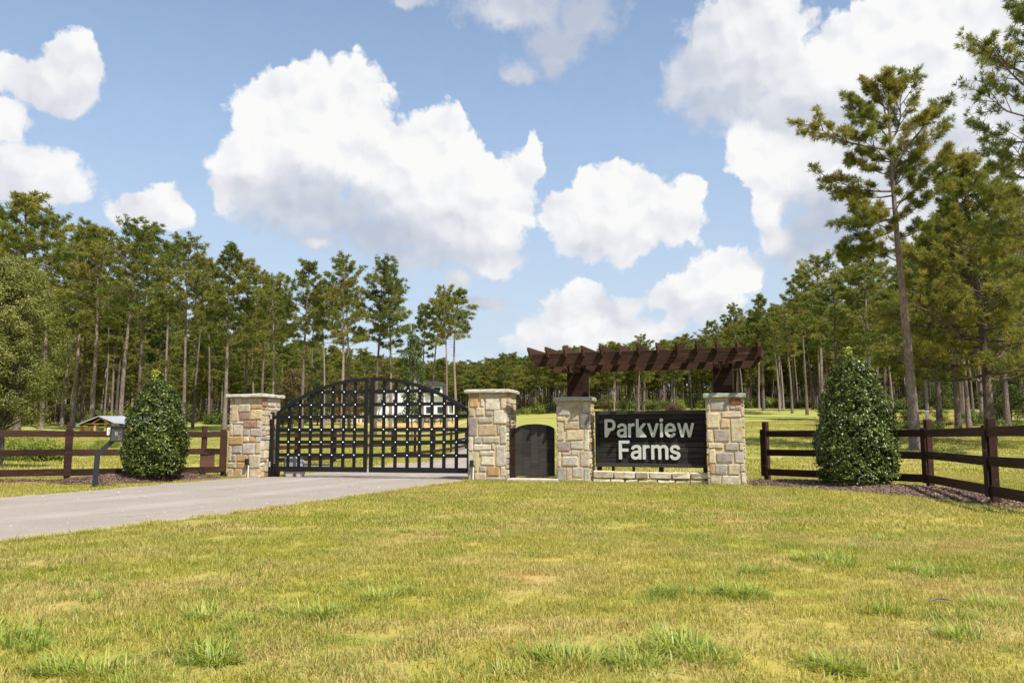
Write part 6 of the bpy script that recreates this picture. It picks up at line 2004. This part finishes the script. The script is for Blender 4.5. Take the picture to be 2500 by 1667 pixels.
prism('wall', [P(918, 1036), P(1036, 1036), P(1036, 952), P(1016, 922), P(962, 960), P(918, 962)], YH, YH + 7, M['siding'], hs, o)
prism('side_wing', [P(1036.2, 1036), P(1096, 1036), P(1096, 984), P(1086, 970), P(1036.2, 948)], YH + 0.4, YH + 6.5, M['siding'], hs, o)
prism('roof', [P(1013, 914), P(1018, 914), P(1052, 962), P(1047, 964), P(1016, 921), P(964, 957), P(962, 953)], YH - 0.3, YH + 7.3, M['roof_dark'], hs, o)
prism('wing_roof', [P(1030, 940), P(1086, 962), P(1104, 986), P(1100, 988), P(1084, 969), P(1030, 947)], YH + 0.1, YH + 6.8, M['roof_dark'], hs, o)
dm = prism('dormer', [P(1054, 966), P(1080, 966), P(1080, 943), P(1054, 943)], YH - 0.25, YH + 3, M['siding'], hs, o)
prism('dormer_roof', [P(1036, 930), P(1082, 933), P(1084, 943.5), P(1052, 943.5)], YH - 0.6, YH + 3.2, M['roof_dark'], hs, o)
prism('dormer_side', [P(1080.3, 966), P(1085, 966), P(1085, 944), P(1080.3, 944)], YH - 0.2, YH + 3, M['roof_dark'], hs, o)


def window(px0, py0, px1, py1, y):
    f = prism('window', [P(px0, py1), P(px1, py1), P(px1, py0), P(px0, py0)], y - 0.06, y - 0.001, M['white'], hs, o)
    m_ = 1.2
    q = prism('pane', [P(px0 + m_, py1 - m_), P(px1 - m_, py1 - m_), P(px1 - m_, py0 + m_), P(px0 + m_, py0 + m_)], y - 0.07, y - 0.061, M['glass_dark'], None, o)
    q.parent = f


window(1058, 945, 1076, 957, YH - 0.25)
for a, b in ((1038.5, 1053), (1066, 1084), (1088, 1094)):
    window(a, 991, b, 1011, YH + 0.4)
for a, b in ((929, 937), (958, 966), (984, 994)):
    window(a, 974, b, 984, YH)
prism('porch_rail', [P(1030, 1013), P(1110, 1013), P(1110, 1009.5), P(1030, 1009.5)], YH - 1.2, YH - 0.9, M['white'], hs, o)
for a in (1036, 1060, 1085, 1108):
    prism('porch_post', [P(a, 1036), P(a + 2.2, 1036), P(a + 2.2, 988), P(a, 988)], YH - 1.15, YH - 0.95, M['white'], hs, o)

o = (hx(862), YH - 2, hz(1030) - 0.6)
dk = thing('timber_deck', 'raised deck of new yellow timber with a pale roof left of the farmhouse', 'deck', o)
prism('floor', [P(832, 1012), P(890, 1012), P(890, 1007), P(832, 1007)], YH - 4, YH, M['raw_wood'], dk, o)
for a in (834, 848, 862, 876, 888):
    prism('post', [P(a, 1034), P(a + 2, 1034), P(a + 2, 972), P(a, 972)], YH - 4.05, YH - 3.85, M['raw_wood'], dk, o)
for py in (994, 1001):
    prism('railing', [P(834, py + 1.2), P(890, py + 1.2), P(890, py), P(834, py)], YH - 4.15, YH - 4.06, M['raw_wood'], dk, o)
for a in np.arange(836, 890, 4.5):
    prism('baluster', [P(a, 1007), P(a + 0.9, 1007), P(a + 0.9, 995.3), P(a, 995.3)], YH - 4.05, YH - 3.99, M['raw_wood'], dk, o)
prism('roof', [P(848, 978), P(895, 970), P(895, 974), P(848, 982)], YH - 4.4, YH + 0.3, M['roof_metal'], dk, o)
prism('stair', [P(832, 1034), P(826, 1034), P(826, 1028), P(832, 1007)], YH - 3.5, YH - 2.3, M['raw_wood'], dk, o)
prism('skirting', [P(834, 1034), P(890, 1034), P(890, 1012.3), P(834, 1012.3)], YH - 3.6, YH - 0.2, M['white'], dk, o)

o = (hx(745), YH, hz(1030) - 0.6)
tr = thing('white_trailer', 'long low white trailer beyond the left gate leaf', 'trailer', o)
prism('body', [P(688, 1030), P(800, 1030), P(800, 1010), P(690, 1010)], YH - 2, YH + 2, M['white'], tr, o)
prism('roof', [P(686, 1010), P(802, 1010), P(798, 1006), P(690, 1006)], YH - 2.1, YH + 2.1, M['roof_metal'], tr, o)
for a in (700, 728, 756, 784):
    prism('window', [P(a, 1022), P(a + 8, 1022), P(a + 8, 1015), P(a, 1015)], YH - 2.06, YH - 1.99, M['glass_dark'], tr, o)
for a in (705, 780):
    prism('wheel', [P(a + 4 * math.cos(k * 0.785), 1032 + 4 * math.sin(k * 0.785)) for k in range(8)], YH - 2.1, YH - 1.9, M['rubber'], tr, o)

poly_sheet('dirt_bank', [(hx(660, 118), 116), (hx(800, 118), 116.5), (hx(950, 118), 117), (hx(1040, 118), 117), (hx(1115, 118), 119)],
           [(hx(660, 132), 131), (hx(800, 130), 129), (hx(950, 130), 128), (hx(1060, 130), 130), (hx(1150, 132), 132)], M['clay'], 0.05, 6, jitter=0.5)
poly_sheet('dirt_road', [(hx(1200, 134), 134), (hx(1300, 136), 136.5), (hx(1360, 138), 139)], [(hx(1190, 137), 136.5), (hx(1300, 139), 139), (hx(1370, 141), 141.5)], M['clay'], 0.06, 3)
pf = [(hx(p, 124), 124 + (p - 1000) * 0.02) for p in range(1004, 1130, 14)]
fence('thin low wooden fence along the orange dirt bank by the farmhouse', pf, post_h=1.25, rails=((0.95, 1.05), (0.5, 0.6)), post_w=0.11)

# open shed on the left
YS = 74.0
o = (hx(260, YS), YS, gz(hx(260, YS), YS))
sh = thing('open_shed', 'open timber shed with pale metal roof behind the left fence', 'shed', o)
def S(px, py):
    return (hx(px, YS), at(1250, py, YS).z)


gzs = o[2] - 0.2
for a in (198, 231, 257, 288):
    x, z = S(a, 1024)
    prism('post', [(x, gzs), (x + 0.16, gzs), (x + 0.16, z - (0.42 if a in (198, 288) else 0.12)), (x, z - (0.42 if a in (198, 288) else 0.12))], YS, YS + 0.16, M['raw_wood'], sh, o)
prism('tie_beam', [S(200, 1036), S(292, 1036), S(292, 1033), S(200, 1033)], YS - 0.05, YS + 0.05, M['raw_wood'], sh, o)
prism('gable', [S(203, 1035), S(289, 1034.5), S(249, 1018.2)], YS + 0.02, YS + 0.09, M['shaded_wood'], sh, o)  # dark board painted in for the shaded interior of the open gable
prism('wall', [(S(196, 0)[0], gzs), (S(222, 0)[0], gzs), S(222, 1041), S(196, 1041)], YS + 0.2, YS + 0.3, M['ochre'], sh, o)
prism('wall', [(S(226, 0)[0], gzs), (S(330, 0)[0], gzs), S(330, 1030), S(226, 1030)], YS + 4.8, YS + 4.9, M['brown_wood'], sh, o)
prism('wall', [(S(258, 0)[0], gzs), (S(335, 0)[0], gzs), S(335, 1040), S(258, 1040)], YS + 0.2, YS + 0.3, M['ochre'], sh, o)
prism('roof_slope', [S(196, 1038), S(247, 1017), S(247, 1015.2), S(194, 1036.4)], YS - 0.4, YS + 5.2, M['roof_metal'], sh, o)
prism('roof_shade_sheet', [S(198, 1038.6), S(247, 1018.2), S(247, 1017.2), S(197, 1038)], YS - 0.38, YS + 5.1, M['shaded_wood'], sh, o)  # added dark sheet that paints the shade under the roof slope
v0 = [S(247, 1015.2), S(284, 1031)]
vs = [(v0[0][0] - o[0], YS - 0.4 - o[1], v0[0][1] - o[2]), (v0[1][0] - o[0], YS - 0.4 - o[1], v0[1][1] - o[2]), (S(337, 0)[0] - o[0], YS + 0.4 - o[1], S(0, 1036)[1] - o[2]), (S(330, 0)[0] - o[0], YS + 5.0 - o[1], S(0, 1017)[1] - o[2] + 0.35), (v0[0][0] - o[0] + 1.2, YS + 5.0 - o[1], v0[0][1] - o[2] + 0.1)]
vs += [(x, y, z - 0.06) for x, y, z in vs]
link('roof_slope', mesh_py('roof_slope', vs, [(0, 1, 2, 3, 4), (9, 8, 7, 6, 5), (1, 0, 5, 6), (2, 1, 6, 7), (3, 2, 7, 8), (4, 3, 8, 9), (0, 4, 9, 5)]), (0, 0, 0), M['roof_metal'], sh)
prism('rafter', [S(228, 1033), S(249, 1020), S(250, 1021.5), S(230, 1034)], YS - 0.2, YS - 0.1, M['raw_wood'], sh, o)
prism('rafter', [S(268, 1034), S(249, 1020), S(250, 1018.5), S(271, 1033)], YS - 0.21, YS - 0.11, M['raw_wood'], sh, o)

# tractor, ruts, marker board, utility box, brush pile on the right slope
gT = ground_hit(2430, 974)
YT = min(gT.y, 175.0)
xT = (2431 - 1250) / F_PX * YT; zT = gz(xT, YT)
tk = thing('tractor', 'small blue tractor with a flat canopy among the pines at the right', 'tractor', (xT, YT, zT), math.radians(8))


def wheel(r, w, loc):
    t_ = [(r * math.cos(k * math.pi / 8), r * math.sin(k * math.pi / 8)) for k in range(16)]
    n = 16
    vs = [(x, -w / 2, z) for x, z in t_] + [(x, w / 2, z) for x, z in t_]
    fs = [tuple(range(n)), tuple(reversed(range(n, 2 * n)))] + [((i + 1) % n, i, i + n, (i + 1) % n + n) for i in range(n)]
    a = link('wheel', mesh_py('wheel', vs, fs), loc, M['rubber'], tk)
    t_ = [(0.55 * r * math.cos(k * math.pi / 8), 0.55 * r * math.sin(k * math.pi / 8)) for k in range(16)]
    vs = [(x, -w / 2 - 0.02, z) for x, z in t_] + [(x, w / 2 + 0.02, z) for x, z in t_]
    link('hub', mesh_py('hub', vs, fs), (0, 0, 0), M['white'], a)


wheel(0.72, 0.4, (0.85, -0.75, 0.72)); wheel(0.72, 0.4, (0.85, 0.75, 0.72)); wheel(0.45, 0.3, (-1.05, -0.7, 0.45)); wheel(0.45, 0.3, (-1.05, 0.7, 0.45))
profile_board('hood', [(-1.6, 0.6), (0.2, 0.6), (0.2, 1.45), (-0.4, 1.4), (-1.5, 1.2), (-1.65, 1.0)], 0.75, M['tractor_blue'], tk, (0, 0, 0))
profile_board('fender', [(0.2, 0.7), (1.5, 0.7), (1.6, 1.3), (0.9, 1.55), (0.3, 1.3)], 1.0, M['tractor_blue'], tk, (0, 0, 0))
for a in (0.25, 1.4):
    for b in (-0.5, 0.5):
        box('canopy_post', 0.07, 0.07, 1.3, (a, b, 1.9), M['tractor_blue'], tk)
box('canopy', 1.7, 1.3, 0.12, (0.85, 0, 2.6), M['tractor_blue'], tk)
box('seat', 0.45, 0.5, 0.5, (1.0, 0, 1.65), M['rubber'], tk)
box('bucket', 0.6, 1.5, 0.5, (-2.2, 0, 0.45), M['tractor_blue'], tk)
for dx in (0.0, 2.4):
    a, b = ground_hit(2293, 965), ground_hit(2308, 977)
    L_ = [(a.x + dx, a.y), ((a.x + b.x) / 2 + dx, (a.y + b.y) / 2), (b.x + dx, b.y)]
    poly_sheet('dirt_track', L_, [(x + 1.3, y) for x, y in L_], M['sand'], 0.05, 2)
g = ground_hit(1875, 993)
t = thing('marker_board', 'tiny white marker board with a red lower band at the top of the field', 'sign', (g.x, g.y, g.z))
box('board', 0.9, 0.04, 0.3, (0, 0, 0.62), M['white'], t)
box('band', 0.9, 0.045, 0.22, (0, -0.001, 0.355), M['red'], t)
box('stake', 0.06, 0.05, 0.5, (-0.3, 0.05, 0.2), M['raw_wood'], t); box('stake', 0.06, 0.05, 0.5, (0.3, 0.05, 0.2), M['raw_wood'], t)
g = ground_hit(1932, 989)
t = thing('utility_box', 'small grey-green utility box at the top edge of the field', 'utility box', (g.x, g.y, g.z))
profile_board('housing', [(-0.7, -0.1), (0.7, -0.1), (0.75, 0.4), (0.45, 0.75), (-0.45, 0.75), (-0.75, 0.4)], 0.8, plain('grey green box', (0.13, 0.17, 0.15), 0.6), t, (0, 0, 0))
g = ground_hit(1618, 1004)
t = thing('brush_pile', 'heap of brown branches on the slope above the name sign', 'brush pile', (g.x, min(g.y, 135), gz(g.x, min(g.y, 135))))
b = Bag()
r_ = np.random.default_rng(9)
for i in range(170):
    c = r_.normal(0, 1, 3) * [1.1, 0.5, 0.0]; c[2] = max(0.1, 1.4 - abs(c[0]) * 0.8) * r_.random()
    d = unit(np.array([r_.normal(0, 1), r_.normal(0, 0.4), r_.normal(0.25, 0.45)])) * r_.uniform(0.4, 1.0)
    b.add(*tube_np([c - d, c, c + d], [0.03, 0.04, 0.02], 4))
bm_ = b.mesh('branches', False)
tag(link('branches', bm_, (0, 0, 0), M['brown_wood'], t), kind='stuff')
# a dry stick on the lawn
g = ground_hit(2293, 1478)
v, q = tube_np([(g.x - 0.06, g.y, 0.03), (g.x, g.y + 0.01, 0.045), (g.x + 0.04, g.y, 0.04), (g.x + 0.09, g.y + 0.015, 0.03)], [0.006, 0.007, 0.006, 0.004], 6)
tag(link('stick', mesh_np('stick', v, q), mat=M['twig']), 'short dark dry stick lying on the lawn at lower right', 'stick')
